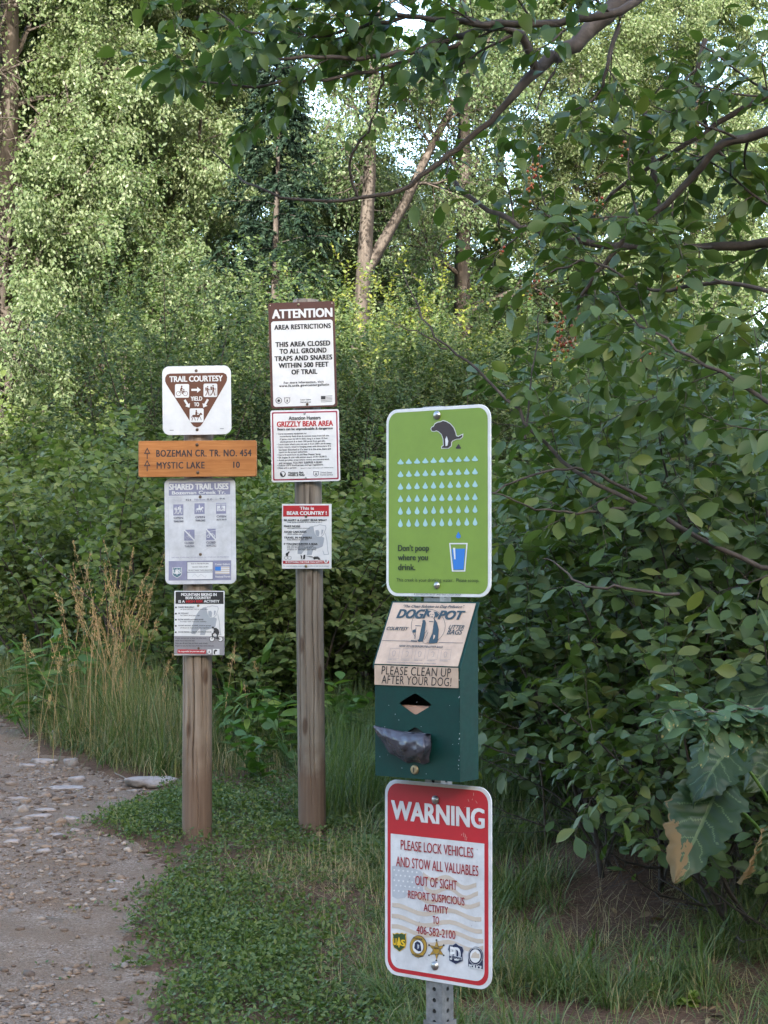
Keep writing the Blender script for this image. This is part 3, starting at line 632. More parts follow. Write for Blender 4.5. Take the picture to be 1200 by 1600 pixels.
s.shape([(890, 398), (1034, 416), (1034, 504), (890, 478)], 'navy', 'emblem', 3); s.disc(964, 374, 74, 'navy', 'emblem', 4, ry=92, n=28); s.ring(964, 374, 68, 3, 'white', 'emblem', 5, ry=86); s.disc(964, 374, 52, 'white', 'emblem', 6, ry=66, n=24); s.shape([(922, 386), (936, 350), (950, 340), (966, 328), (984, 350), (1004, 350), (1006, 396), (924, 392)], 'tan_print', 'emblem', 7); s.text('MONTANA STATE', 964, 296, 96, 15, 'white', 6); s.text('POLICE', 964, 480, 122, 34, 'white', 6, bold=.02)
s.set_crop((585, 1200, 4.0))
rs = random.Random(4)
for k in range(46):
    x, y = rs.uniform(110, 660), rs.uniform(440, 1250); q = rs.uniform(.8, 2.2)
    s.shape([(x - q, y), (x, y - q * rs.uniform(1, 3)), (x + q, y), (x, y + q * rs.uniform(1, 3))], 'grey_ink', 'scuff_marks', 5)
for k in range(14):
    x, y = rs.uniform(520, 650), rs.uniform(150, 440); s.line([(x, y), (x + rs.uniform(-6, 10), y + rs.uniform(6, 30))], 1.6, 'tan_print', 'scuff_marks', 5)
s.bolt(375, 194, .0105); s.bolt(376, 1221, .0105); s.finish()

# ------------------------------------------------------------------ posts
def wood_post(name, label, base, top, r0, r1, mat, seed):
    base, top = np.array(base), np.array(top)
    n, m_ = 200, 110; V = []; F = []
    base = base - np.array((0, 0, .25)); ax = top - base
    H = np.linalg.norm(ax)
    for j in range(m_ + 1):
        t = j / m_; c = base + ax * t
        for k in range(n):
            a = 2 * math.pi * k / n
            r = r0 + (r1 - r0) * t
            r *= 1 + .018 * (vnoise(np.array(k * .05), np.array(t * 2.5), seed) - .5) * 2 + .010 * math.sin(3 * a + seed) + .008 * (vnoise(np.array(k * .2), np.array(t * 5), seed + 3) - .5)
            for (ca, t0, t1, dep) in CRACKS[seed]:
                d = abs(((a - ca + .04 * math.sin(t * 31) + math.pi) % (2 * math.pi)) - math.pi)
                wdt = .055 * (1 - abs(2 * (t - t0) / (t1 - t0) - 1) ** 3)
                if t0 < t < t1 and d < wdt: r -= dep * 1.6 * (1 - (d / wdt) ** 2) * min(1, wdt / .05)
            if j == m_: r *= .93
            V.append((c[0] + r * math.cos(a), c[1] + r * math.sin(a), c[2]))
    for j in range(m_):
        for k in range(n): F.append((j * n + k, j * n + (k + 1) % n, (j + 1) * n + (k + 1) % n, (j + 1) * n + k))
    F.append([m_ * n + k for k in range(n)])
    V = np.array(V) - (base + np.array((0, 0, .25)))
    o = mesh(name, V, F, M[mat], None, smooth=True)
    o.location = base + np.array((0, 0, .25))
    return tag(o, label, 'post')
CRACKS = {3: [(-1.75, .16, .66, .012), (-1.15, .30, .52, .006), (-2.15, .2, .42, .006), (-1.45, .1, .3, .004), (-.8, .2, .5, .006), (-2.5, .3, .6, .005)], 4: [(-1.3, .1, .70, .007), (-1.95, .3, .58, .006), (-1.6, .12, .33, .004), (-.9, .25, .6, .006), (-2.4, .15, .5, .005)]}
bl = W(308, 1316, YL); tl = W(310, 579, YL); bl[2] = gz(bl[0], bl[1])
wood_post('wooden_post', 'round brown wooden post with a long crack beside the gravel path', bl, tl, .066, .064, 'post', 3)
bm = W(489.5, 1308, YM); tm = W(478, 469, YM); bm[2] = gz(bm[0], bm[1])
wood_post('wooden_post', 'round greyer wooden post leaning slightly left among the low green plants', bm, tm, .0625, .061, 'post_grey', 4)

# perforated square steel post
def holed_tube(name, half, z0, z1, pitch, mat, parent, hole=.0055, off=0.0):
    V = []; F = []; n = 12
    ring = [(hole * math.cos(2 * math.pi * k / n), hole * math.sin(2 * math.pi * k / n)) for k in range(n)]
    cells = int(round((z1 - z0) / pitch)); ph = pitch / 2
    outer = [(-half, -ph), (half, -ph), (half, ph), (-half, ph)]
    flat = outer + ring
    tri = tessellate_polygon([[Vector((*p, 0)) for p in outer], [Vector((*p, 0)) for p in ring]])
    for f_ in range(4):
        a = f_ * math.pi / 2; ca, sa = math.cos(a), math.sin(a)
        for i in range(cells):
            zc = z0 + (i + .5) * pitch; b0 = len(V)
            for (x, z) in flat: V.append((ca * x + sa * half, sa * x - ca * half, zc + z))
            for (x, z) in ring: V.append((ca * x + sa * (half - .003), sa * x - ca * (half - .003), zc + z))
            for t in tri:
                A, B, C = (flat[q] for q in t); cr = (B[0] - A[0]) * (C[1] - A[1]) - (B[1] - A[1]) * (C[0] - A[0])
                if abs(cr) > 1e-12: F.append(tuple(b0 + q for q in (t if cr > 0 else t[::-1])))
            for k in range(n):
                k2 = (k + 1) % n; F.append((b0 + 4 + k, b0 + 4 + n + k, b0 + 4 + n + k2, b0 + 4 + k2))
    return mesh(name, V, F, mat, parent)
pb = W(690, 1560, YR); gp = float(gz(pb[0], pb[1]))
post = empty('steel_post', (W(688, 1400, YR)[0], YR, gp), (0, R(-.35), R(YAW)), 'perforated galvanised square steel post in a short sleeve in front of the shrubs', 'post')
ztop = float(W(684, 641, YR)[2]) - gp; zs = float(W(690, 1589, YR)[2]) - gp
holed_tube('tube', .0235, zs - .10, ztop, .0262, M['galv'], post)
holed_tube('sleeve', .0285, -.2, zs, .0262, M['galv'], post)
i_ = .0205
mesh('tube_inner_shade', [(-i_, -i_, -.2), (i_, -i_, -.2), (i_, i_, -.2), (-i_, i_, -.2), (-i_, -i_, ztop - .004), (i_, -i_, ztop - .004), (i_, i_, ztop - .004), (-i_, i_, ztop - .004)], [(0, 1, 5, 4), (1, 2, 6, 5), (2, 3, 7, 6), (3, 0, 4, 7), (4, 5, 6, 7)], M['dark'], post)  # dark box added inside the tube so its holes look unlit

# ------------------------------------------------------------------ dog bag dispenser
BW, BD, BH, BF = .248, .078, .412, .262
bc = W(681.5, 1212, YR - .035)
disp = empty('bag_dispenser', bc, (0, R(-.3), R(YAW)), 'dark green metal dog waste bag dispenser with a tan label on its sloping front', 'dispenser')
hw = BW / 2
def prism(name, prof, x0, x1, mat, parent, holes=None):
    V = [(x0, y, z) for y, z in prof] + [(x1, y, z) for y, z in prof]; k = len(prof)
    F = [list(range(k))[::-1], [k + i for i in range(k)]] + [(i, (i + 1) % k, k + (i + 1) % k, k + i) for i in range(k)]
    return mesh(name, V, F, mat, parent)
tw = .003
for x0 in (-hw, hw - tw): prism('side_panel', [(-BD, 0), (-.002, 0), (-.002, BH - .004), (-BD, BF)][::-1] if False else [(-BD, 0), (-.002, 0), (-.002, BH - .004), (-BD, BF)], x0, x0 + tw, M['box_green'], disp)
mesh('back_panel', [(-hw + tw, -.002, 0), (hw - tw, -.002, 0), (hw - tw, -.002, BH - .006), (-hw + tw, -.002, BH - .006)], [(0, 1, 2, 3)], M['box_green'], disp)
mesh('bottom_panel', [(-hw + tw, -BD + .002, .001), (hw - tw, -BD + .002, .001), (hw - tw, -.004, .001), (-hw + tw, -.004, .001)], [(0, 1, 2, 3)], M['box_green'], disp)
# front with two diamond openings; (fx, fz) are fractions of the front
def fr(x, z): return (-hw + x * BW, z)
def diamond(cx, cz, a, b_, rr=.12):
    P = []
    C = [(cx - a, cz), (cx, cz - b_), (cx + a, cz), (cx, cz + b_)]
    for i in range(4):
        p0, p1, p2 = (np.array(C[(i + q) % 4]) for q in (-1, 0, 1))
        q0, q1 = p1 + (p0 - p1) * rr, p1 + (p2 - p1) * rr
        P += [tuple(q0), tuple(.25 * q0 + .5 * p1 + .25 * q1), tuple(q1)]
    return P
d1 = diamond(-hw + .486 * BW, .176, .050, .0265); d2 = diamond(-hw + .486 * BW, .096, .050, .0265)
out_ = [(-hw + .001, .0), (hw - .001, .0), (hw - .001, BF), (-hw + .001, BF)]
flat = out_ + d1 + d2
tri = tessellate_polygon([[Vector((*p, 0)) for p in l] for l in (out_, d1, d2)])
V = [(x, -BD - .001, z) for x, z in flat] + [(x, -BD + .002, z) for x, z in flat]; K = len(flat); F = []
for t in tri:
    A, B, C = (flat[q] for q in t); cr = (B[0] - A[0]) * (C[1] - A[1]) - (B[1] - A[1]) * (C[0] - A[0])
    if abs(cr) > 1e-12: F += [tuple(t if cr > 0 else t[::-1]), tuple(q + K for q in (t[::-1] if cr > 0 else t))]
for b0, l in ((4, len(d1)), (4 + len(d1), len(d2))):
    for k in range(l): F.append((b0 + k, b0 + K + k, b0 + K + (k + 1) % l, b0 + (k + 1) % l))
for k in range(4): F.append((k, (k + 1) % 4, K + (k + 1) % 4, K + k))
mesh('front_panel', V, F, M['box_green'], disp)
# sloping lid with folded side lips
sl = math.hypot(BD, BH - BF)
lo = .004
prism('lid', [(-BD - .003, BF - .004), (-BD + .001, BF - .004), (-BD + .001, BF), (.001, BH), (.001, BH + .004), (-.002, BH + .005), (-BD - .003, BF + .004)], -hw - lo, hw + lo, M['box_green'], disp)
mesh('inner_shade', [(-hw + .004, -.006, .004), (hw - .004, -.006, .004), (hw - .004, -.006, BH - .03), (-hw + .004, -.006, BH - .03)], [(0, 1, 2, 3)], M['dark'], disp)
# label on the lid: build as a sign laid on the slope
ang = math.degrees(math.atan2(BD, BH - BF))
class Label(Sign): pass
lab = Sign('label', None, (580, 940, 6.667), [(252, 36), (1080, 50), (893, 712), (48, 668)], BW * .985, sl * .97, (0, 0, 0), mat=None, t=.001)
del lab.root['category']
lab.root.parent = disp; lab.root.location = (0, -BD / 2 - .0042, (BF + BH) / 2 + .0035); lab.root.rotation_euler = (R(-ang), 0, 0)
s = lab
s.frect(0, 0, 1, 1, 'label_tan', part='label_sheet', layer=0)
s.text('"The Clean Solution to Dog Pollution".', 655, 84, 612, 34, 'teal_ink', 2, shear=.3)
s.text('DOGI', 442, 155, 286, 84, 'teal_ink', 2, bold=.04, shear=.18); s.text('POT', 836, 172, 250, 84, 'teal_ink', 2, bold=.04, shear=.18)
s.ring(600, 282, 172, 4, 'teal_ink', 'emblem', 1, ry=178, n=40)
s.shape([(590, 120), (640, 130), (690, 140), (712, 165), (690, 195), (672, 190), (665, 205), (690, 250), (706, 320), (700, 400), (690, 462), (600, 466), (612, 420), (640, 360), (650, 300), (640, 230), (630, 170), (600, 190), (585, 160)], 'teal_ink', 'emblem', 2)
s.shape([(610, 150), (640, 128), (662, 138), (668, 175), (655, 206), (660, 225), (655, 262), (640, 340), (610, 420), (580, 462), (552, 465), (560, 450), (585, 440), (600, 380), (590, 330), (590, 270), (610, 235), (625, 200)], 'label_tan', 'emblem', 3)
s.shape([(545, 218), (570, 222), (578, 250), (570, 300), (560, 380), (545, 440), (500, 448), (488, 430), (510, 370), (530, 300)], 'teal_ink', 'emblem', 2)
s.shape([(500, 250), (530, 222), (545, 240), (530, 300), (505, 420), (480, 435), (470, 420), (480, 300)], 'label_tan', 'emblem', 3); s.line([(472, 280), (530, 284)], 8, 'teal_ink', 'emblem', 4); s.shape([(445, 325), (470, 315), (478, 345), (445, 352)], 'teal_ink', 'emblem', 3); s.line([(425, 436), (485, 442)], 12, 'teal_ink', 'emblem', 3); s.line([(480, 300), (465, 420)], 5, 'teal_ink', 'emblem', 4); s.disc(630, 165, 5, 'teal_ink', 'emblem', 4, n=8); s.disc(652, 168, 5, 'teal_ink', 'emblem', 4, n=8); s.disc(643, 190, 7, 'teal_ink', 'emblem', 4, n=8); s.line([(612, 238), (655, 242)], 8, 'teal_ink', 'emblem', 4)
s.shape([(655, 375), (672, 385), (665, 410), (650, 428)], 'label_tan', 'emblem', 4); s.line([(560, 430), (600, 350)], 4, 'teal_ink', 'emblem', 4); s.line([(520, 440), (560, 370), (590, 330)], 4, 'teal_ink', 'emblem', 4)
s.text('COURTESY', 292, 306, 214, 34, 'teal_ink', 2, shear=.25); s.text('LITTER', 884, 296, 155, 38, 'teal_ink', 2, shear=.25); s.text('BAGS', 868, 348, 154, 50, 'teal_ink', 2, shear=.25)
s.line([(132, 428), (420, 438)], 4, 'teal_ink', 'emblem', 1); s.line([(700, 456), (950, 464)], 4, 'teal_ink', 'emblem', 1)
s.text('HOW TO USE DOGIPOT\u00ae LITTER BAGS', 522, 496, 444, 22, 'teal_ink', 2, shear=.2)
for k in range(5):
    x = 200 + 130 * k; y = 508 + k * 5
    s.line([(x + 14, y), (x + 110, y + 4), (x + 92, y + 112), (x - 8, y + 108)], 2, 'grey_ink', 'emblem', 1, closed=True)
    s.line([(x + 36, y + 40), (x + 52, y + 28), (x + 66, y + 40), (x + 56, y + 80), (x + 38, y + 86)], 3, 'grey_ink', 'emblem', 2, closed=(k % 2 == 0)); s.text(('OPEN BAG', 'PLACE HAND IN BAG', 'PICK UP', 'TURN INSIDE OUT', 'TIE AND DISPOSE')[k], x + 30, y + 124, 84, 9, 'grey_ink', 2)
s.text('THE CLEAN SOLUTION TO DOG POLLUTION  WORLD WIDE', 420, 668, 500, 9, 'grey_ink', 2)
s.finish()
for ch in list(lab.root.children):
    if ch.name.startswith('label_sheet'): sheet = ch
flap_h = .047
s2 = Sign('label', None, (580, 940, 6.667), [(48, 668), (893, 712), (887, 908), (46, 858)], BW * .985, flap_h, (0, 0, 0), mat=None, t=.001)
del s2.root['category']
s2.root.parent = disp; s2.root.location = (0, -BD - .0036, BF + .003 - flap_h / 2)
s = s2
prism('label_flap', [(-.0005, -flap_h / 2), (.0012, -flap_h / 2), (.0012, flap_h / 2), (-.0005, flap_h / 2)], -BW * .4925, BW * .4925, M['label_tan'], s2.root)
s.text('PLEASE CLEAN UP', 468, 738, 704, 84, 'black', 1, shear=.12, bold=-.004, spacing=1.06); s.text('AFTER YOUR DOG!', 468, 828, 706, 84, 'black', 1, shear=.12, bold=-.004, spacing=1.06)
s.finish()
# lock
def lathe(name, prof, mat, parent, loc, n=20):
    V = []; F = []
    for r_, y in prof:
        for k in range(n): V.append((r_ * math.cos(2 * math.pi * k / n), y, r_ * math.sin(2 * math.pi * k / n)))
    for j in range(len(prof) - 1):
        for k in range(n): F.append((j * n + k, j * n + (k + 1) % n, (j + 1) * n + (k + 1) % n, (j + 1) * n + k))
    F.append([(len(prof) - 1) * n + k for k in range(n)])
    o = mesh(name, V, F, mat, parent, smooth=False); o.location = loc; return o
lk = lathe('lock', [(.0112, 0), (.0112, -.002), (.0095, -.0045), (.006, -.005)], M['brass'], disp, (-hw + .478 * BW, -BD - .001, .021))
mesh('keyhole', [(-.0014, -.0054, -.006), (.0014, -.0054, -.006), (.0014, -.0054, .006), (-.0014, -.0054, .006)], [(0, 1, 2, 3)], M['dark'], lk)
# chipped paint
rs = random.Random(9); V = []; F = []
for k in range(26):
    if k % 2: x, z, y = rs.uniform(-hw, hw), rs.uniform(.005, .2), -BD - .0014
    else: x, z, y = hw - rs.uniform(0, .004), rs.uniform(.01, .25), -BD - .0014
    q = rs.uniform(.0006, .0016); b0 = len(V); V += [(x - q, y, z), (x, y, z - q * rs.uniform(.5, 2)), (x + q, y, z), (x, y, z + q * rs.uniform(.5, 2))]; F.append((b0, b0 + 1, b0 + 2, b0 + 3))
mesh('paint_chips', V, F, M['flag_grey'], disp)
# cardboard roll box seen through the upper opening
T = Matrix.Translation(bc) @ Matrix.Rotation(R(YAW), 4, 'Z')
cb = empty('cardboard_box', T @ Vector((0, -.040, .006)), (0, 0, R(YAW)), 'tan cardboard bag box seen through the upper diamond opening of the dispenser', 'box')
prism('carton', [(-.030, 0), (.030, 0), (.030, .161), (-.030, .161)], -.09, .09, M['card'], cb); prism('carton_flap', [(-.026, .1615), (.0, .1615), (.0, .164), (-.026, .164)], -.085, .085, M['card'], cb)
# crumpled black bag pulled out of the lower opening
nu, nv = 70, 40; V = []; F = []
top_px = [(584, 1134), (597, 1137), (612, 1141), (628, 1144), (645, 1145.5), (660, 1146), (674, 1147)]
bot_px = [(584.5, 1137), (596, 1158), (609, 1174), (624, 1185), (640, 1191), (658, 1192.5), (671, 1192)]
fx = [-.02, .16, .30, .44, .58, .70, .78]
def cr(P, t):
    x = t * (len(P) - 1); i = min(int(x), len(P) - 2); f_ = x - i; return np.array(P[i]) * (1 - f_) + np.array(P[i + 1]) * f_
def front_pt(px, py, dist):
    """point of the plane dist metres in front of the dispenser front, seen at that place of the photo"""
    nrm_ = np.array((math.sin(R(YAW)), -math.cos(R(YAW)), 0)); p0 = np.array(bc) + nrm_ * (BD + dist)
    c = np.array((0, 0, CAM_Z)); d = W(px, py, 4.0) - c
    return c + d * ((p0 - c) @ nrm_) / (d @ nrm_)
for j in range(nv + 1):
    for i in range(nu + 1):
        u, v = i / nu, j / nv
        a, b_ = cr(top_px, u), cr(bot_px, u); q = a * (1 - v) + b_ * v
        ridge = lambda q: 1 - abs(2 * (q % 1.0) - 1)
        fold = .0075 * (ridge(3.1 * u + 1.3 * v + .5 * float(fbm(np.array(u * 3), np.array(v * 3), 33))) - .5) + .005 * (ridge(6.3 * u - 2.2 * v + .8 * float(fbm(np.array(u * 4), np.array(v * 4), 34))) - .5) * v + .0025 * math.sin(9 * u + 5 * v + 2 * math.sin(6 * v)) * (1 - u) ** .3 + .0015 * math.sin(37 * u - 9 * v) + .004 * (float(fbm(np.array(u * 9), np.array(v * 6 + u * 5), 31)) - .5) * 3
        dist = .004 + .050 * math.sin(math.pi * min(1, v * .9 + .12)) * (.35 + .65 * u) * (1 - .75 * max(0, u - .86) / .14) + fold * .55 * math.sin(math.pi * (v * .9 + .05))
        V.append(front_pt(q[0] + 1.1 * math.sin(9 * v + 4 * u), q[1] + 1.6 * math.sin(23 * u) * (v > .9), max(.002, dist)))
for j in range(nv):
    for i in range(nu):
        a = j * (nu + 1) + i; F.append((a, a + nu + 1, a + nu + 2, a + 1))
V = np.array(V); c0 = V.mean(0)
bag = empty('plastic_bag', c0, (0, 0, 0), 'crumpled black plastic bag hanging out of the lower opening of the dispenser', 'bag')
o = mesh('bag_film', V - c0, F, M['bag'], bag, smooth=True)
sd = o.modifiers.new('thickness', 'SOLIDIFY'); sd.thickness = .0012; sd.offset = 1
Vb = []
for j in range(7):
    for i in range(nu + 1):
        u, v = i / nu, j / 6
        q = cr(top_px, u) * 1.0 + np.array((0, -3.0 * math.sin(math.pi * u) * v + v * 2.0)); Vb.append(front_pt(q[0], q[1] - 1.2 * math.sin(math.pi * v), max(.002, .005 + .022 * (1 - v) * u + .004 * math.sin(21 * u + 5 * v))))
Fb = [(j * (nu + 1) + i, j * (nu + 1) + i + 1, (j + 1) * (nu + 1) + i + 1, (j + 1) * (nu + 1) + i) for j in range(6) for i in range(nu)]
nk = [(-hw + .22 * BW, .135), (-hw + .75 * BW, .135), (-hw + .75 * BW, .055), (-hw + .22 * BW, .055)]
mesh('opening_shade', [np.array(T @ Vector((x, -BD + .005, z))) - c0 for x, z in nk] + [np.array(T @ Vector((x, -BD + .0065, z))) - c0 for x, z in nk], [(3, 2, 1, 0), (4, 5, 6, 7)], M['dark'], bag)  # dark sheet added behind the lower opening to stand in for shade
mesh('bag_mouth', np.array(Vb) - c0, Fb, M['bag'], bag, smooth=True)
# ------------------------------------------------------------------ ground
def axis(lo, hi, d0, d1, step, grow=1.09):
    a = [d0]
    while a[-1] < d1: a.append(a[-1] + step)
    s_ = step; b_ = [a[-1]]
    while b_[-1] < hi: s_ *= grow; b_.append(b_[-1] + s_)
    s_ = step; c_ = [a[0]]
    while c_[-1] > lo: s_ *= grow; c_.append(c_[-1] - s_)
    return np.array(c_[:0:-1] + a + b_[1:])
ax, ay = axis(-140, 140, -3.4, 2.6, .035), axis(-130, 160, 4.9, 14, .04)
GX, GY = np.meshgrid(ax, ay); GZ = gz(GX, GY)
nx, ny = len(ax), len(ay)
idx = np.arange(nx * ny).reshape(ny, nx)
loops = np.stack([idx[:-1, :-1], idx[:-1, 1:], idx[1:, 1:], idx[1:, :-1]], -1).reshape(-1)
m, n, b = new_mat('forest_soil')
tc = N(n, 'ShaderNodeTexCoord')
n1 = N(n, 'ShaderNodeTexNoise', Scale=3.0, Detail=8.0, Roughness=.7); n2 = N(n, 'ShaderNodeTexNoise', Scale=70.0, Detail=6.0, Roughness=.7)
for x in (n1, n2): n.links.new(tc.outputs['Object'], x.inputs['Vector'])
c1 = ramp(n, n2.outputs[0], [(.3, (.055, .031, .021)), (.55, (.125, .075, .052)), (.8, (.21, .145, .10))])
c2 = ramp(n, n1.outputs[0], [(.35, (.8, .8, .8)), (.7, (1.25, 1.2, 1.1))])
sxyz = N(n, 'ShaderNodeSeparateXYZ'); n.links.new(tc.outputs['Object'], sxyz.inputs[0])
mrng = N(n, 'ShaderNodeMapRange'); mrng.inputs[1].default_value = -4; mrng.inputs[2].default_value = -9; n.links.new(sxyz.outputs[1], mrng.inputs[0])
hillc = ramp(n, n1.outputs[0], [(.3, (.17, .16, .07)), (.55, (.33, .27, .13)), (.75, (.42, .35, .19))])   # dry meadow on the unseen slope, lightened to bounce fill light forward
n.links.new(mixc(n, mrng.outputs[0], mixc(n, 1.0, c1, c2, 'MULTIPLY'), hillc), b.inputs['Base Color']); b.inputs['Roughness'].default_value = .95; b.inputs['Specular IOR Level'].default_value = .1
bump(n, b, n2.outputs[0], .8, .012); M['soil'] = m
tag(big_mesh('ground', np.stack([GX, GY, GZ], -1).reshape(-1, 3), loops, np.full((nx - 1) * (ny - 1), 4), M['soil'], smooth=True), 'dark forest soil under the grass and shrubs', 'ground', kind='structure')

# gravel path: a sheet a few millimetres above the soil, its right edge ragged
py_ = np.concatenate([np.arange(2.0, 14, .035), np.arange(14, 26, .2)])
rows = []
NXP = 130
for Y in py_:
    xs_ = np.linspace(-6, 0.2, 400); p = pathness(xs_, np.full_like(xs_, Y)); ok = np.where(p > 0)[0]
    xr = xs_[ok[-1]] if len(ok) else -6; e = 4.2
    xl = min(-4.6 - .28 * max(Y - 10, 0), xr - .3)
    u = np.linspace(0, 1, NXP) ** .55
    x = xl + (xr - xl) * u; rows.append(np.stack([x, np.full_like(x, Y), gz(x, np.full_like(x, Y)) + .006 * np.minimum(1, (1 - u) * 30 + .1)], -1))
V = np.array(rows).reshape(-1, 3); idx = np.arange(len(py_) * NXP).reshape(len(py_), NXP)
loops = np.stack([idx[:-1, :-1], idx[:-1, 1:], idx[1:, 1:], idx[1:, :-1]], -1).reshape(-1)
m, n, b = new_mat('gravel_dirt')
tc = N(n, 'ShaderNodeTexCoord')
v1 = N(n, 'ShaderNodeTexVoronoi', Scale=55.0, Randomness=1.0); v2 = N(n, 'ShaderNodeTexVoronoi', Scale=140.0, Randomness=1.0); n1 = N(n, 'ShaderNodeTexNoise', Scale=4.0, Detail=8.0, Roughness=.7); n2 = N(n, 'ShaderNodeTexNoise', Scale=160.0, Detail=5.0, Roughness=.7)
for x in (v1, v2, n1, n2): n.links.new(tc.outputs['Object'], x.inputs['Vector'])
dirt = ramp(n, n2.outputs[0], [(.3, (.11, .070, .045)), (.55, (.218, .146, .098)), (.8, (.315, .232, .168))])
sep = N(n, 'ShaderNodeSeparateColor'); n.links.new(v2.outputs['Color'], sep.inputs[0])
stone = ramp(n, sep.outputs[0], [(.0, (.11, .078, .058)), (.35, (.22, .155, .115)), (.7, (.30, .23, .18)), (1.0, (.41, .33, .27))])
mask = ramp(n, n1.outputs[0], [(.38, (0, 0, 0)), (.62, (1, 1, 1))])
mf = N(n, 'ShaderNodeMath', operation='MULTIPLY'); n.links.new(mask, mf.inputs[0]); mf.inputs[1].default_value = .75
n.links.new(mixc(n, mf.outputs[0], dirt, stone), b.inputs['Base Color']); b.inputs['Roughness'].default_value = .92; b.inputs['Specular IOR Level'].default_value = .15
ad = N(n, 'ShaderNodeMath', operation='SUBTRACT'); n.links.new(n2.outputs[0], ad.inputs[0]); n.links.new(v2.outputs['Distance'], ad.inputs[1])
bump(n, b, ad.outputs[0], .9, .008); M['gravel'] = m
tag(big_mesh('path', V, loops, np.full(len(loops) // 4, 4), M['gravel'], smooth=True), 'grey brown gravel path leading past the wooden posts', 'path', kind='structure')

# stones
def stone_mat(name, stops):
    m, n, b = new_mat(name)
    g = N(n, 'ShaderNodeNewGeometry'); tc = N(n, 'ShaderNodeTexCoord'); nz = N(n, 'ShaderNodeTexNoise', Scale=25.0, Detail=7.0, Roughness=.7)
    n.links.new(tc.outputs['Object'], nz.inputs['Vector'])
    c = ramp(n, g.outputs['Random Per Island'], stops)
    f = ramp(n, nz.outputs[0], [(.3, (.65, .62, .6)), (.7, (1.15, 1.15, 1.15))])
    n.links.new(mixc(n, 1.0, c, f, 'MULTIPLY'), b.inputs['Base Color']); b.inputs['Roughness'].default_value = .85; b.inputs['Specular IOR Level'].default_value = .2
    bump(n, b, nz.outputs[0], .5, .006); return m
M['pebble'] = stone_mat('path_pebbles', [(0, (.10, .072, .056)), (.3, (.205, .146, .105)), (.55, (.27, .195, .14)), (.8, (.215, .185, .165)), (1, (.37, .30, .24))])
M['rock'] = stone_mat('pale_rock', [(0, (.25, .205, .18)), (1, (.33, .285, .26))])
def ico(seed, sub=1):
    bm_ = bmesh.new(); bmesh.ops.create_icosphere(bm_, subdivisions=sub, radius=1.0)
    v = np.array([x.co[:] for x in bm_.verts]); f = np.array([[q.index for q in x.verts] for x in bm_.faces]); bm_.free()
    return v, f
import bmesh
def inst(tv, tf, pos, Rm, sc_):
    """copies of a template (k verts, list of same size faces) -> verts, loops, sizes"""
    tv = np.asarray(tv, np.float32); n_ = len(pos); k = len(tv)
    sc_ = np.asarray(sc_, np.float32)
    sc_ = sc_[:, None] * np.ones((1, 3), np.float32) if sc_.ndim == 1 else sc_
    V = np.einsum('nij,nkj->nki', Rm.astype(np.float32), tv[None] * sc_[:, None, :]) + np.asarray(pos, np.float32)[:, None, :]
    loops = []; 
    fl = np.concatenate([np.asarray(f) for f in tf]); sizes = np.array([len(f) for f in tf])
    L = (fl[None, :] + (np.arange(n_) * k)[:, None]).reshape(-1); S = np.tile(sizes, n_)
    return V.reshape(-1, 3), L, S
def join(parts):
    V = []; L = []; S = []; o = 0
    for v, l, s_ in parts: V.append(v); L.append(l + o); S.append(s_); o += len(v)
    return np.concatenate(V), np.concatenate(L), np.concatenate(S)
def rotz(a):
    c, s_ = np.cos(a), np.sin(a); Z = np.zeros_like(a); O = np.ones_like(a)
    return np.stack([np.stack([c, -s_, Z], -1), np.stack([s_, c, Z], -1), np.stack([Z, Z, O], -1)], -2)
def in_frame(P, m_=.06):
    """keeps what lies in the camera's view plus a margin"""
    d = np.maximum(P[:, 1], .1); x = P[:, 0] / d * F_PX; y = 880 - (P[:, 2] - CAM_Z) / d * F_PX
    return (np.abs(x) < 600 * (1 + m_) + 60) & (y < 1600 + 160) & (y > -400) & (P[:, 1] > 1)

# loose gravel: one stuff object
parts_ = []
for q in range(4):
    tv, tf = ico(q); tv = tv * (1 + .28 * rng.normal(size=(len(tv), 1)).clip(-1, 1))
    n_ = 16000; Y = 4.9 + 9.5 * rng.random(n_) ** 1.3; X = rng.uniform(-3.4, .0, n_); p = pathness(X, Y)
    dens = np.clip(p / .15, 0, 1) * (.07 + .50 * (fbm(X * 2.2, Y * 2.2, 40) > .47)); k = rng.random(n_) < dens
    X, Y = X[k], Y[k]; ppy = 784 + 4350 / Y; cob = np.exp(-((ppy - 1275) / 55) ** 2) * (X < -1.25); sz = .0035 + .0115 * rng.random(len(X)) ** 3.4 + .012 * (rng.random(len(X)) < .03) + .020 * (rng.random(len(X)) < .16 * cob) * rng.random(len(X))
    pos = np.stack([X, Y, gz(X, Y) + .008 + sz * .05], -1)
    parts_.append(inst(tv, tf, pos, rotz(rng.uniform(0, 6.28, len(X))), np.stack([sz * rng.uniform(.8, 1.7, len(X)), sz, sz * rng.uniform(.3, .7, len(X))], -1)))
V, L, S = join(parts_); tag(big_mesh('loose_gravel', V, L, S, M['pebble']), 'loose grey pebbles scattered over the dirt path', 'gravel', kind='stuff')

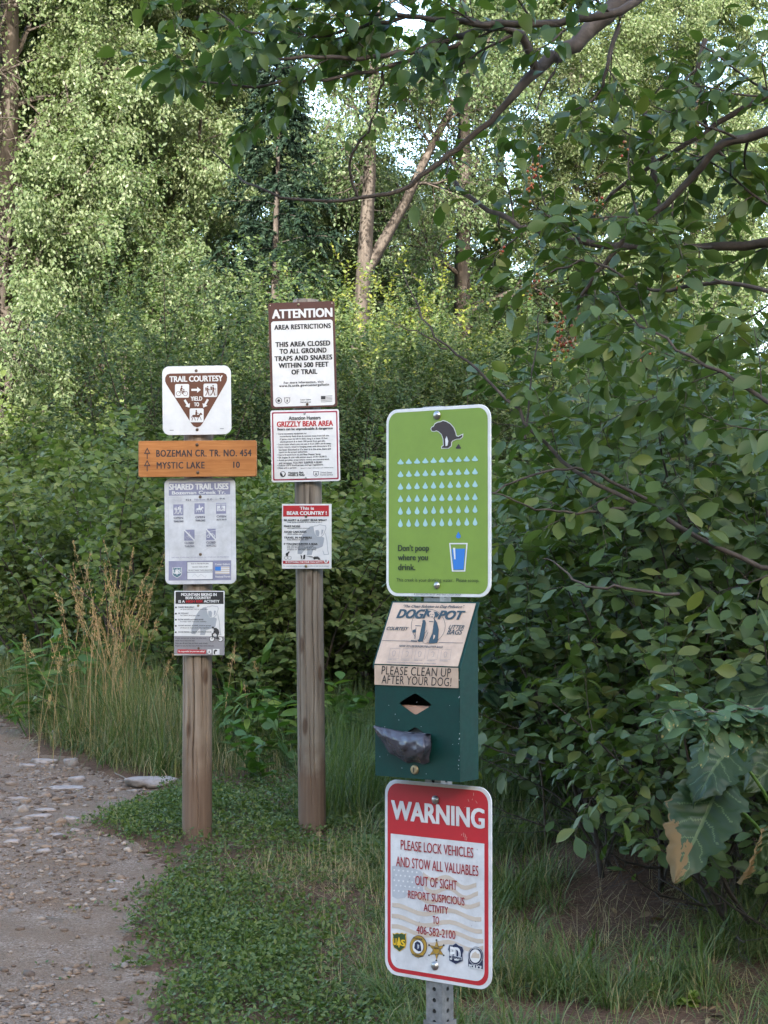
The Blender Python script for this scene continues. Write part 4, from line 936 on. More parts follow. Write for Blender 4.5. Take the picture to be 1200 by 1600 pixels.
# embedded flat stones one can tell apart: (px, py, half width px, half depth factor, label)
ROCKS = [(236, 1222, 36, .8, 'large pale flat rock at the path edge just left of the brown wooden post', .05), (90, 1153, 15, .9, 'rounded grey rock under the tall dry grass at the far path edge', .07), (70, 1192, 23, .7, 'flat grey slab in the far part of the path', .03),
         (112, 1195, 12, 1., 'small bluish grey rock below the dry grass tuft', .05), (106, 1233, 32, .7, 'wide pale slab lying across the middle of the path', .025), (120, 1222, 13, .8, 'pale stone just behind the wide slab on the path', .04),
         (42, 1200, 14, .8, 'brownish stone left of the flat grey slab', .03), (68, 1333, 12, .9, 'whitish oval cobble alone on the path', .022), (182, 1382, 11, .7, 'light grey flat stone near the green plants', .018), (176, 1393, 9, .7, 'grey stone touching the light grey flat stone', .012),
         (28, 1250, 18, .6, 'low pale stone at the left edge of the photo', .02), (70, 1268, 17, .6, 'long tan cobble in the stony part of the path', .018), (112, 1282, 14, .7, 'angular grey cobble in the stony part of the path', .022), (32, 1300, 16, .7, 'grey cobble beside the left photo edge', .025), (118, 1300, 8, .8, 'small tan cobble right of the stony patch', .02), (60, 1278, 20, .6, 'flat pale cobble in the centre of the stony patch', .02), (88, 1308, 12, .7, 'dull grey cobble at the near side of the stony patch', .02), (18, 1318, 13, .7, 'dark grey cobble nearest the left edge of the stony patch', .02)]
def ground_at(px, py):
    Y = 4350 / max(py - 784, 30)
    for _ in range(12):
        p = W(px, py, Y); err = p[2] - float(gz(p[0], Y)); Y = Y * (1 + np.clip(err / (CAM_Z - p[2] + 1e-6), -.2, .2) * .8) if abs(p[2] - CAM_Z) > .05 else Y
    return W(px, py, Y)
tv3, tf3 = ico(0, 3)
for i, (px, py, hwp, dp, lab_, th) in enumerate(ROCKS):
    p = ground_at(px, py); r = hwp / F_PX * p[1]
    d = 1 + .42 * (fbm(tv3[:, 0] * 1.4 + i * 7, tv3[:, 1] * 1.4 + tv3[:, 2], 50 + i)[:, None] - .5) * 2 + .20 * (fbm(tv3[:, 0] * 5 + i, tv3[:, 1] * 5 + tv3[:, 2] * 4, 90)[:, None] - .5) * 2
    v = tv3 * d; v[:, 2] = np.minimum(v[:, 2], .50 + .35 * (fbm(v[:, 0] * 2 + i, v[:, 1] * 2, 60 + i) - .5) + .3 * math.sin(i * 3) * v[:, 0]) * .8
    o = mesh('rock', v * np.array((r, r * dp, th)), tf3, M['rock'], None, smooth=True); o.location = (p[0], p[1], p[2] + .003 + th * (.25 if hwp < 30 else .02)); o.rotation_euler = (0, 0, 0.3 * math.sin(i * 5))
    tag(o, lab_, 'rock', 'stones set in the gravel path')
# ------------------------------------------------------------------ vegetation tools
def frames(d, up):
    """leaf frames: y along the leaf, z towards up"""
    y = nrm(d); z = up - np.sum(up * y, -1, keepdims=True) * y; z = nrm(z); x = np.cross(y, z)
    return np.stack([x, y, z], -1)
T_FAR = ([(0, 0, 0), (.30, .45, .09), (0, 1, -.05), (-.30, .45, .09)], [(0, 1, 2), (0, 2, 3)])
T_MID = ([(0, 0, 0), (.21, .22, .05), (.25, .55, .05), (0, 1, -.10), (-.25, .55, .05), (-.21, .22, .05), (0, .5, -.01)], [(0, 1, 2, 6), (6, 2, 3), (0, 6, 4, 5), (6, 3, 4)])
def leaf_template(profile, n=6, fold=.12, curl=.16, stalk=.0, wave=0.0):
    V = []; F = []
    for i in range(n + 1):
        t = i / n; wd = profile(t); z = -curl * t * t + .0; y = stalk + t
        V += [(-wd, y, z + fold * wd + wave * math.sin(9 * t)), (0, y, z), (wd, y, z + fold * wd - wave * math.sin(9 * t + 1))]
    for i in range(n):
        a = 3 * i; F += [(a, a + 1, a + 4, a + 3), (a + 1, a + 2, a + 5, a + 4)]
    if stalk:
        b0 = len(V); V += [(-.012, 0, .0), (.012, 0, 0), (.012, stalk + .05, .004), (-.012, stalk + .05, .004)]; F.append((b0, b0 + 1, b0 + 2, b0 + 3))
    return V, F
P_CHERRY = lambda t: (.27 * math.sin(math.pi * min(1, t * .96 + .03)) ** .85 * (.80 + .42 * t)) * (1 - .55 * max(0, t - .82) / .18) + .002
P_COTTON = lambda t: .36 * (math.sin(math.pi * t ** .62) ** .9 if t < 1 else 0) + .003
P_LANCE = lambda t: .15 * math.sin(math.pi * t ** .75) + .002
P_ROUND = lambda t: .40 * math.sin(math.pi * min(1, t * .95 + .04)) ** .7
T_CHERRY = leaf_template(P_CHERRY, 5, .35, .20, .12, .01)
T_CHERRY2 = leaf_template(P_CHERRY, 5, .15, .05, .12, .015)
T_COTTON = leaf_template(P_COTTON, 6, .22, .16, .40)
T_COTTON2 = leaf_template(P_COTTON, 6, .45, .28, .34)
T_LANCE = leaf_template(P_LANCE, 5, .3, .35, .03)
T_ROUND = leaf_template(P_ROUND, 5, .25, .12, .15)

def tubes(lines, sides=5):
    V = []; L = []; S = []; o = 0
    ca = np.cos(2 * np.pi * np.arange(sides) / sides); sa = np.sin(2 * np.pi * np.arange(sides) / sides)
    for pts, r0, r1 in lines:
        P = np.asarray(pts); n = len(P)
        d = np.gradient(P, axis=0); d = nrm(d)
        ref = np.where(np.abs(d[:, 2:3]) > .9, np.array([[1., 0, 0]]), np.array([[0, 0, 1.]]))
        u = nrm(np.cross(d, ref)); v = np.cross(d, u); r = (np.interp(np.linspace(0, 1, n), np.linspace(0, 1, len(r0)), r0) if isinstance(r0, (list, tuple)) else np.linspace(r0, r1, n))[:, None, None]
        ring = P[:, None, :] + r * (u[:, None, :] * ca[None, :, None] + v[:, None, :] * sa[None, :, None])
        V.append(ring.reshape(-1, 3)); i = np.arange(n * sides).reshape(n, sides)
        q = np.stack([i[:-1], np.roll(i[:-1], -1, 1), np.roll(i[1:], -1, 1), i[1:]], -1).reshape(-1) + o
        L.append(q); S.append(np.full((n - 1) * sides, 4)); o += n * sides
    return np.concatenate(V), np.concatenate(L), np.concatenate(S)

def walk(g, p, d, length, n, wander, grav):
    pts = [p]; d = d / np.linalg.norm(d); st = length / n
    for _ in range(n):
        d = d + g.normal(0, wander, 3) + np.array((0, 0, grav)); d = d / np.linalg.norm(d); p = p + d * st; pts.append(p)
    return np.array(pts)
def along(pts, t):
    x = t * (len(pts) - 1); i = min(int(x), len(pts) - 2); f = x - i
    return pts[i] * (1 - f) + pts[i + 1] * f, nrm(pts[i + 1] - pts[i])
def offshoots(g, parents, per, length, ang, wander, grav, nseg, t0=.2, rr=.55, taper=.5, up=0.0, t1=1.0):
    out = []
    for pts, ra, rb in parents:
        k_n = per if isinstance(per, int) else max(1, int(per * np.linalg.norm(pts[-1] - pts[0])))
        az0 = g.uniform(0, 6.28)
        for k in range(k_n):
            t = t0 + (t1 - t0) * (k + g.random()) / k_n
            p, d = along(pts, t); e = np.cross(d, (0, 0, 1.0) if abs(d[2]) < .9 else (1.0, 0, 0)); e = e / np.linalg.norm(e); f = np.cross(d, e)
            a = az0 + 2.4 * k + g.normal(0, .3); A = ang * g.uniform(.7, 1.25)
            nd = d * math.cos(A) + (e * math.cos(a) + f * math.sin(a)) * math.sin(A) + np.array((0, 0, up))
            l = length * (1 - taper * t) * g.uniform(.6, 1.25); r = (ra + (rb - ra) * t) * rr
            out.append((walk(g, p, nd, l, nseg, wander, grav), r, max(r * .35, .0008)))
    return out
def leaves_on(g, twigs, per, droop, spread=.9, t0=.1, jit=.25):
    """leaf positions and directions along twigs (alternating sides)"""
    P = []; D = []
    for pts, _, _ in twigs:
        pts = np.asarray(pts); n = len(pts) - 1
        k_n = per if isinstance(per, int) else max(2, int(per * np.linalg.norm(pts[-1] - pts[0])))
        t = (t0 + (1 - t0) * (np.arange(k_n) + g.random(k_n)) / k_n) * n * .999; i = t.astype(int); f = (t - i)[:, None]
        p = pts[i] * (1 - f) + pts[i + 1] * f; d = nrm(pts[i + 1] - pts[i])
        side = nrm(np.cross(d, np.array((0, 0, 1.0))) + 1e-4) * np.where(np.arange(k_n) % 2, 1, -1)[:, None]
        D.append(d * .45 + side * spread * g.uniform(.5, 1.2, (k_n, 1)) + g.normal(0, jit, (k_n, 3)) + np.array((0, 0, -droop))); P.append(p)
    return np.concatenate(P), np.concatenate(D)
def foliage(g, P, D, size, tmpls, var=.3, tilt=.45, outward=0.0):
    """leaf meshes from positions and directions, spread over several templates"""
    n = len(P); out = []; which = g.integers(0, len(tmpls), n)
    up = np.array((0, 0, 1.0)) + g.normal(0, tilt, (n, 3)) + outward * nrm(P * np.array((1, 1, 0))); sz = size * (1 + var * g.uniform(-1, .8, n))
    for q, (tv, tf) in enumerate(tmpls):
        k = which == q
        if k.any(): out.append(inst(tv, tf, P[k], frames(D[k], up[k]), sz[k]))
    return join(out)
def plant(name, label, cat, loc, wood, leaf, wmat, lmat, group=None, wood_name='trunk', leaf_name='crown', sides=5, rot=0.0):
    root = empty(name, loc, (0, 0, rot), label, cat, group)
    if wood is not None: V, L, S = tubes(wood, sides); big_mesh(wood_name, V, L, S, wmat, root, smooth=True)
    if leaf is not None: V, L, S = leaf; big_mesh(leaf_name, V, L, S, lmat, root)
    return root

M['leaf_cotton_far'] = leaf_mat('sunlit_cottonwood_leaf', [(.085, .130, .050), (.115, .160, .072), (.155, .195, .10), (.21, .245, .145)], .48, .42, .4)
M['leaf_far_dark'] = leaf_mat('distant_cottonwood_leaf', [(.064, .105, .042), (.092, .135, .058), (.135, .170, .085)], .40, .45, .4)
M['leaf_willow'] = leaf_mat('willow_leaf', [(.048, .085, .027), (.070, .112, .034), (.098, .142, .045), (.14, .175, .065)], .38, .45, .4)
M['leaf_willow_dark'] = leaf_mat('dark_willow_leaf', [(.036, .066, .020), (.052, .086, .025), (.070, .105, .032), (.10, .13, .045)], .34, .48, .3)
M['leaf_willow_pale'] = leaf_mat('pale_willow_leaf', [(.075, .115, .040), (.105, .145, .052), (.14, .18, .07), (.18, .21, .095)], .42, .48, .3)
M['leaf_dogwood_deep'] = leaf_mat('deep_dogwood_leaf', [(.076, .115, .032), (.098, .142, .040), (.124, .165, .052), (.165, .195, .07)], .42, .5, .25)
M['leaf_yellow'] = leaf_mat('yellowing_leaf', [(.11, .15, .03), (.17, .20, .04), (.24, .24, .05)], .45, .5, .3)
M['leaf_dogwood'] = leaf_mat('dogwood_leaf', [(.092, .130, .040), (.118, .160, .050), (.150, .190, .066), (.20, .23, .10)], .42, .5, .25)
M['leaf_cherry'] = leaf_mat('chokecherry_leaf', [(.042, .074, .022), (.057, .095, .028), (.074, .115, .035), (.092, .134, .040), (.064, .104, .032), (.14, .16, .045)], .32, .46, .30)
M['leaf_over'] = leaf_mat('overhanging_cottonwood_leaf', [(.038, .074, .025), (.052, .095, .030), (.072, .115, .034), (.11, .15, .042)], .40, .40, .35)
M['leaf_pale'] = leaf_mat('insect_eaten_leaf', [(.055, .10, .046), (.070, .125, .055), (.085, .145, .06)], .25, .55, .4, spots=True)
M['leaf_spruce'] = leaf_mat('spruce_needles', [(.008, .020, .012), (.013, .028, .016), (.020, .038, .020)], .10, .6, .2)
M['berry'] = paint('ripening_chokecherry', (.34, .11, .025), .3, .2)
rk = N(M['berry'].node_tree, 'ShaderNodeNewGeometry')
M['berry'].node_tree.links.new(ramp(M['berry'].node_tree, rk.outputs['Random Per Island'], [(0, (.12, .10, .02)), (.35, (.30, .15, .03)), (.7, (.38, .09, .02)), (1, (.25, .015, .012))]), M['berry'].node_tree.nodes['Principled BSDF'].inputs['Base Color'])

# ------------------------------------------------------------------ background cottonwoods
def cottonwood(seed, height, trunk_r, lean=(0, 0), limbs=26, t0=.12, spread=.34, leaf=.075, dens=30, droop=.6, keep=1.0, fork=False, bare=None):
    g = np.random.default_rng(seed)
    n = 14; t = np.linspace(0, 1, n)[:, None]
    P = np.concatenate([lean[0] * t + .18 * np.cumsum(g.normal(0, .35, (n, 1)), 0) * t * .5, lean[1] * t + .12 * np.cumsum(g.normal(0, .35, (n, 1)), 0) * t * .5, height * .93 * t - .3], 1)
    trunk = [(P, trunk_r, trunk_r * .12)]
    if fork:
        p, d = along(P, .42); trunk.append((walk(g, p, d + np.array((.7, 0, .1)), height * .38, 8, .10, .05), trunk_r * .55, trunk_r * .1))
    L1 = offshoots(g, trunk[:1], limbs, height * spread, 1.0, .13, .015, 8, t0, .36, .55, .15)
    if fork: L1 += offshoots(g, trunk[1:], limbs // 3, height * spread * .6, .9, .13, .02, 6, .2, .4, .5)
    L2 = offshoots(g, L1, 12, height * spread * .38, .8, .16, -.06, 5, .12, .5, .35)
    L3 = offshoots(g, L2, 7, height * spread * .17, .9, .18, -.20, 4, .1, .5, .3)

    if keep < 1: L3 = [x for x in L3 if g.random() < keep]
    lp, ld = leaves_on(g, L3, dens, droop, .8, .05, .35)
    lp = lp + g.normal(0, .075, lp.shape); lp2, ld2 = leaves_on(g, L2, 10.0, droop, .9, .35, .35)
    lp, ld = np.concatenate([lp, lp2]), np.concatenate([ld, ld2])
    if bare:      # a side of the trunk that carries no leaves
        tx_ = np.interp(lp[:, 2], P[:, 2], P[:, 0]); k = (np.abs(lp[:, 0] - tx_) < bare[0] * (.6 + .8 * fbm(lp[:, 2] * 1.2, lp[:, 1] * .3, seed))) & (lp[:, 1] < .2) & (lp[:, 2] > bare[1]) & (lp[:, 2] < bare[2]) & (g.random(len(lp)) < .93); lp, ld = lp[~k], ld[~k]
    lf = foliage(g, lp, ld, leaf, [T_FAR], .35, .7)
    return trunk + L1 + L2 + L3, lf
def protos(name, w, lf, mat, wsides=4):
    V, L, S = tubes(w, wsides)
    root = empty(name); big_mesh('trunk', V, L, S, M['bark'], root, smooth=True); V, L, S = lf; big_mesh('crown', V, L, S, mat, root)
    return root
def place(root, first, px, Y, rz, scl, label, group, cat='tree', mat=None):
    o = root if first else copy_tree(root)
    x = (px - 600) / F_PX * Y; o.location = (x, Y, float(gz(x, Y)) - .1); o.rotation_euler = (0, 0, rz); o.scale = (scl,) * 3 if np.isscalar(scl) else scl
    if mat:
        for ch in o.children:
            if ch.name.split('.')[0] in ('crown', 'foliage'): ch.material_slots[0].link = 'OBJECT'; ch.material_slots[0].material = M[mat]
    return tag(o, label, cat, group)
GT = 'cottonwood trees behind the shrubs'
wA, lA = cottonwood(101, 14.5, .24, limbs=50, t0=.08, spread=.24, dens=120, leaf=.060, droop=.7)
wE, lE = cottonwood(101, 14.5, .26, limbs=50, t0=.08, spread=.24, dens=120, leaf=.060, droop=.7, bare=(.42, 1.0, 12))
wB, lB = cottonwood(102, 15.0, .20, limbs=38, t0=.14, spread=.21, dens=95, leaf=.060, droop=.6)
wC, lC = cottonwood(103, 13.0, .17, lean=(.9, 0), limbs=16, t0=.50, spread=.24, dens=34, leaf=.060, droop=.5, fork=True, keep=.75)
wD, lD = cottonwood(104, 15.5, .19, limbs=20, t0=.20, spread=.20, dens=30, leaf=.060, droop=.6, keep=.7, bare=(.30, 1.5, 10))
TE = protos('cottonwood_tree', wE, lE, M['leaf_cotton_far']); TA = protos('cottonwood_tree', wA, lA, M['leaf_cotton_far']); TB = protos('cottonwood_tree', wB, lB, M['leaf_cotton_far']); TC = protos('cottonwood_tree', wC, lC, M['leaf_far_dark']); TD = protos('cottonwood_tree', wD, lD, M['leaf_far_dark'])
place(TE, True, 6, 24, 0, 1.0, 'big sunlit cottonwood with a pale ridged trunk along the left edge of the photo', GT)
place(TA, True, 165, 27, 2.3, 1.0, 'dense sunlit cottonwood behind and right of the big left one', GT)
place(TB, True, 268, 30, .9, .95, 'taller thin cottonwood between the dense left trees and the first sky gap', GT)
place(TC, True, 528, 26, 0, 1.0, 'forked cottonwood with a bare leaning trunk above the brown and white attention sign', GT)
place(TD, True, 722, 30, 0, 1.0, 'open cottonwood with a straight dark trunk right of the forked one', GT)
place(TD, False, 778, 33, .12, (.9, .9, 1.05), 'slimmer open cottonwood just right of the straight dark trunk', GT)
place(TB, False, 905, 31, 2.2, .9, 'sunlit cottonwood behind the chokecherry branches, right of the slim one', GT)
place(TB, False, 1090, 34, 4.0, (1.0, 1.0, 1.1), 'sunlit cottonwood far back at the upper right, behind the dark shrubs', GT)
place(TA, False, 60, 33, 4.4, 1.05, 'cottonwood farther back, showing between the two dense trees at left', GT)
place(TB, False, 430, 44, 5.4, (1, 1, .70), 'distant cottonwood low behind the dark spruce', GT)
place(TB, False, 640, 46, 1.4, (1, 1, .66), 'distant cottonwood low behind the forked bare trunk', GT)
place(TA, False, 860, 48, 2.9, (.9, .9, .50), 'distant cottonwood low behind the slim open trunk', GT)
place(TA, False, 540, 36, 5.9, (.7, .7, .60), 'short bushy cottonwood behind the forked trunk, left of it', GT)
place(TA, False, 1010, 42, .2, (.9, .9, .50), 'distant cottonwood behind the right hand chokecherry', GT)
place(TA, False, 745, 38, 4.9, (.8, .8, .45), 'short bushy cottonwood between the two straight trunks', GT)

# spruce
g = np.random.default_rng(7)
hS = 8.3; tr = np.array([(0.03 * math.sin(z), 0, z) for z in np.linspace(-.2, hS, 12)])
br = []
for k in range(95):
    t = .12 + .87 * k / 95; p, d = along(tr, t); a = 2.4 * k; l = (1.55 * (1 - t) ** .8 + .18) * g.uniform(.65, 1.2)
    br.append((walk(g, p, np.array((math.cos(a), math.sin(a), .15)), l, 6, .06, -.07), .02 * (1.1 - t), .004))
tw = offshoots(g, br, 10, .42, .7, .08, -.14, 4, .15, .5, .4)
P, D = leaves_on(g, tw + br, 120.0, .25, .6, .02, .25)
lf = foliage(g, P, D, .075, [([(0, 0, 0), (.22, .4, .05), (0, 1, -.03), (-.22, .4, .05)], [(0, 1, 2), (0, 2, 3)])], .3, .8)
V, L, S = tubes([(tr, .12, .01)] + br, 5)
sp = empty('spruce_tree'); big_mesh('trunk', V, L, S, M['bark'], sp, smooth=True); V, L, S = lf; big_mesh('crown', V, L, S, M['leaf_spruce'], sp)
place(sp, True, 432, 21.5, 0, .84, 'dark spruce with drooping boughs among the pale cottonwoods', None)

# ------------------------------------------------------------------ middle shrubs
def shrub(seed, h, spread, stems, subs, twigs, per, leaf, tm, droop=.2, var=.35, sl=.42, tl=.20, lean=(0, 0), base=.22, tilt=.6, zmin=.03):
    g = np.random.default_rng(seed); L0 = []
    for k in range(stems):
        a = g.uniform(0, 6.28); o = g.uniform(.1, 1) * spread
        d = np.array((math.cos(a) * o + lean[0], math.sin(a) * o + lean[1], 1.0)); p = np.array((math.cos(a) * base * g.random(), math.sin(a) * base * g.random(), -.05))
        L0.append((walk(g, p, d, h * g.uniform(.65, .95), 9, .09, -.012), .005 + .005 * h, .002))
    L1 = offshoots(g, L0, subs, h * sl, .75, .12, .03, 6, .08, .5, .5)
    rm = .30 + .36 * h; L1 = [x for x in L1 if math.hypot(x[0][-1][0], x[0][-1][1]) < rm]
    L2 = offshoots(g, L1, twigs, h * tl, .75, .15, .0, 4, .15, .55, .3)
    P, D = leaves_on(g, L2 + L1 + [(q[0][len(q[0]) // 2:], 0, 0) for q in L0], per, droop, .9, .08, .3)
    k = P[:, 2] > zmin + (.25 * g.random(len(P)) if zmin > .1 else 0); P, D = P[k], D[k]
    return L0 + L1 + L2, foliage(g, P, D, leaf, tm, var, tilt, .75)
def shrub_root(name, w, lf, lm, wm='twig', sides=4):
    V, L, S = tubes(w, sides); root = empty(name); big_mesh('stems', V, L, S, M[wm], root, smooth=True); V, L, S = lf; big_mesh('foliage', V, L, S, M[lm], root); return root
GW = 'tall willows behind the signs'
w1, l1 = shrub(21, 4.3, .55, 16, 10, 6, 54.0, .046, [T_FAR], .15, base=.5); w2, l2 = shrub(22, 3.9, .62, 15, 10, 6, 52.0, .045, [T_FAR], .1, base=.5)
S1 = shrub_root('willow_shrub', w1, l1, 'leaf_willow'); S2 = shrub_root('willow_shrub', w2, l2, 'leaf_willow')
w3, l3 = shrub(23, 3.8, .4, 11, 9, 6, 50.0, .044, [T_FAR], .1, base=.4); S3 = shrub_root('willow_shrub', w3, l3, 'leaf_yellow')
for i, (rt, first, px, Y, rz, sc_, lab_) in enumerate((
        (S1, True, 318, 16.5, 0, .90, 'tall willow with dark stems behind the white trail courtesy sign'), (S2, True, 470, 17.0, 1, .98, 'bushy willow rising behind the tall attention sign'),
        (S1, False, 590, 16.2, 2.5, .80, 'willow between the attention sign and the lime green sign'), (S2, False, 690, 17.5, 4, .90, 'willow directly behind the lime green sign'),
        (S3, True, 735, 19.5, 0, 1.08, 'yellow leaved willow in the sun above the lime green sign'), (S1, False, 385, 19.5, 4.4, .95, 'willow in the second row left of the attention sign, below the spruce'),
        (S2, False, 790, 17, 2.2, .92, 'willow right of the lime green sign, half behind the chokecherry'), (S2, False, 205, 19.0, 5, .60, 'low willow at left, beneath the dense sunlit cottonwood'),
        (S1, False, 60, 20.5, 3.3, .55, 'willow beside the pale trunk at the left edge'), (S2, False, 560, 20.5, 1.2, 1.1, 'willow below the bare forked trunk'), (S1, False, 920, 18, 1.8, 1.0, 'willow far behind the right hand chokecherry'))):
    place(rt, first, px, Y, rz, sc_, lab_, GW, 'shrub', {0: 'leaf_willow_dark', 1: 'leaf_willow_dark', 2: None, 3: None, 5: 'leaf_willow_dark', 6: 'leaf_willow_pale', 7: 'leaf_willow_pale', 8: 'leaf_willow_pale', 9: 'leaf_willow_pale'}.get(i))
GD = 'dogwood shrubs behind the wooden posts'
w1, l1 = shrub(31, 2.15, .75, 17, 8, 6, 44.0, .068, [T_MID], .15, base=.45, tl=.16); w2, l2 = shrub(32, 2.0, .8, 17, 8, 6, 44.0, .070, [T_MID], .15, base=.5, tl=.16)
D1 = shrub_root('dogwood_shrub', w1, l1, 'leaf_dogwood'); D2 = shrub_root('dogwood_shrub', w2, l2, 'leaf_dogwood')
for i, (rt, first, px, Y, rz, sc_, lab_) in enumerate((
        (D1, True, 10, 16.6, 0, 1.2, 'dogwood shrub at the left edge of the photo behind the tall grass'), (D2, True, 150, 14.6, 1, 1.12, 'dogwood shrub left of the wooden trail board'),
        (D1, False, 265, 13.4, 2.1, 1.05, 'dogwood shrub directly behind the faded trail uses notice'), (D2, False, 395, 12.4, 3.3, 1.0, 'dogwood shrub between the two wooden posts'),
        (D1, False, 520, 12.0, 4.5, .9, 'dogwood shrub between the greyer post and the lime green sign'), (D2, False, 650, 12.2, 5.3, .95, 'dogwood shrub behind the dog bag dispenser'),
        (D1, False, 80, 18.0, 5.0, 1.3, 'dogwood shrub in the second row at far left'), (D2, False, 215, 16.6, 2.6, 1.2, 'dogwood shrub in the second row behind the trail board'), (D1, False, 350, 15.0, 1.4, 1.1, 'dogwood shrub in the second row behind the brown post'),
        (D2, False, 470, 14.2, .6, 1.02, 'dogwood shrub in the second row behind the greyer post'), (D1, False, 590, 14.4, 3.9, 1.0, 'dogwood shrub in the second row left of the lime green sign'), (D1, False, 780, 12.8, 2.9, 1.0, 'dogwood shrub right of the dispenser, deep behind the chokecherry'), (D2, False, 930, 13.4, 4.1, 1.05, 'dogwood shrub deep behind the right hand chokecherry'))):
    place(rt, first, px, Y, rz, sc_, lab_, GD, 'shrub', {3: 'leaf_dogwood_deep', 4: 'leaf_dogwood_deep', 5: 'leaf_dogwood_deep', 8: 'leaf_willow_dark', 11: 'leaf_dogwood_deep', 12: 'leaf_dogwood_deep', 2: 'leaf_dogwood_deep'}.get(i))

# ------------------------------------------------------------------ chokecherry on the right
def px_line(pts, Y0=None): return np.array([W(*p) for p in pts])
def smooth_line(P, n=4):
    P = np.asarray(P); out = []
    for i in range(len(P) - 1):
        p0, p1, p2, p3 = P[max(i - 1, 0)], P[i], P[i + 1], P[min(i + 2, len(P) - 1)]
        for k in range(n):
            t = k / n; out.append(.5 * (2 * p1 + (p2 - p0) * t + (2 * p0 - 5 * p1 + 4 * p2 - p3) * t * t + (3 * p1 - p0 - 3 * p2 + p3) * t ** 3))
    return np.array(out + [P[-1]])
g = np.random.default_rng(77)
limbs = [
    ([(1260, 905, 5.3), (1190, 883, 5.3), (1060, 820, 5.35), (960, 770, 5.4), (880, 720, 5.45), (820, 660, 5.5), (760, 592, 5.55), (700, 542, 5.6), (662, 500, 5.65), (634, 425, 5.7)], .0095, .002),
    ([(1290, 360, 5.7), (1200, 378, 5.8), (1060, 389, 5.85), (940, 381, 5.9), (870, 371, 5.95), (800, 345, 6.0), (750, 320, 6.1), (698, 272, 6.2)], .018, .006),
    ([(1300, 180, 5.5), (1200, 205, 5.5), (1130, 228, 5.55), (1060, 300, 5.6), (990, 362, 5.65), (930, 430, 5.7), (900, 480, 5.75)], .017, .005),
    ([(1260, 690, 5.0), (1180, 612, 5.1), (1080, 558, 5.15), (1000, 505, 5.2), (955, 455, 5.25)], .008, .002),
    ([(1010, 780, 5.4), (940, 742, 5.4), (900, 735, 5.4), (830, 742, 5.35), (764, 772, 5.3)], .006, .0025),
    ([(975, 797, 5.4), (900, 800, 5.35), (840, 795, 5.3), (770, 770, 5.25)], .005, .002),
    ([(1060, 930, 5.0), (980, 920, 5.0), (920, 915, 5.0), (880, 890, 5.05), (850, 870, 5.1)], .005, .002),
    ([(1230, 140, 5.9), (1140, 180, 5.95), (1050, 240, 6.0), (960, 300, 6.1), (900, 380, 6.2)], .012, .004),
    ([(1030, 330, 6.2), (1020, 250, 6.2), (1012, 200, 6.2), (1004, 150, 6.2)], .014, .008),
    ([(1100, 60, 6.0), (1090, 130, 6.0), (1120, 230, 6.0), (1180, 300, 6.0)], .010, .004),
    ([(1240, 470, 5.2), (1130, 440, 5.3), (1020, 455, 5.4), (930, 410, 5.45), (860, 425, 5.5)], .008, .003),
    ([(820, 690, 5.5), (828, 600, 5.55), (838, 540, 5.6), (842, 470, 5.6)], .004, .0015),
    ([(700, 545, 5.6), (650, 520, 5.6), (600, 500, 5.6)], .003, .001),
]
root = empty('chokecherry_shrub', (1.3, 6.0, float(gz(1.3, 6.0))), label='large dark chokecherry with bare crossing branches and orange berry clusters at right', cat='shrub')
off = np.array(root.location)
# stems that carry the limbs: they rise out of the ground beyond the right edge
lines = []
for P, r0, r1 in limbs:
    q = smooth_line(px_line(P), 4); lines.append((q + g.normal(0, .004, q.shape), r0, r1))
for k in range(9):
    x = 1.25 + .22 * k % 1.4; y = 5.4 + .18 * k
    st = np.array((x, y, float(gz(x, y)) - .05)); tgt = lines[k % 4][0][0]
    lines.append((smooth_line([st, st + np.array((.05, .0, .8)), .5 * (st + tgt) + np.array((.15, 0, .5)), tgt], 5), .022, .015))
core = [l for l in lines[:13]]
sub = offshoots(g, [core[i] for i in (1, 2, 3, 7, 8, 9, 10)], 10.0, .42, .8, .12, .01, 6, .02, .35, .35) + offshoots(g, [core[0]], 4.0, .30, .8, .12, .02, 5, .0, .3, .5, t1=.62)
tw_ = offshoots(g, sub, 5, .17, .8, .14, -.04, 4, .2, .6, .3)
# leaves stay off the open crossing part of the limbs
P, D = leaves_on(g, tw_ + sub, 38.0, .45, .9, .12, .25)
px_ = 600 + P[:, 0] / P[:, 1] * F_PX; py_2 = 880 - (P[:, 2] - CAM_Z) / P[:, 1] * F_PX
lf_keep = g.random(len(P)) < np.where(px_ < 860, .50, .85); P, D = P[lf_keep], D[lf_keep]
leafgeo = foliage(g, P, D, .066, [T_CHERRY, T_CHERRY2], .30, .5)
V, L, S = tubes([(p - off, a, b_) for p, a, b_ in lines + sub + tw_], 6); big_mesh('branches', V, L, S, M['twig'], root, smooth=True)
big_mesh('foliage', leafgeo[0] - off, leafgeo[1], leafgeo[2], M['leaf_cherry'], root)
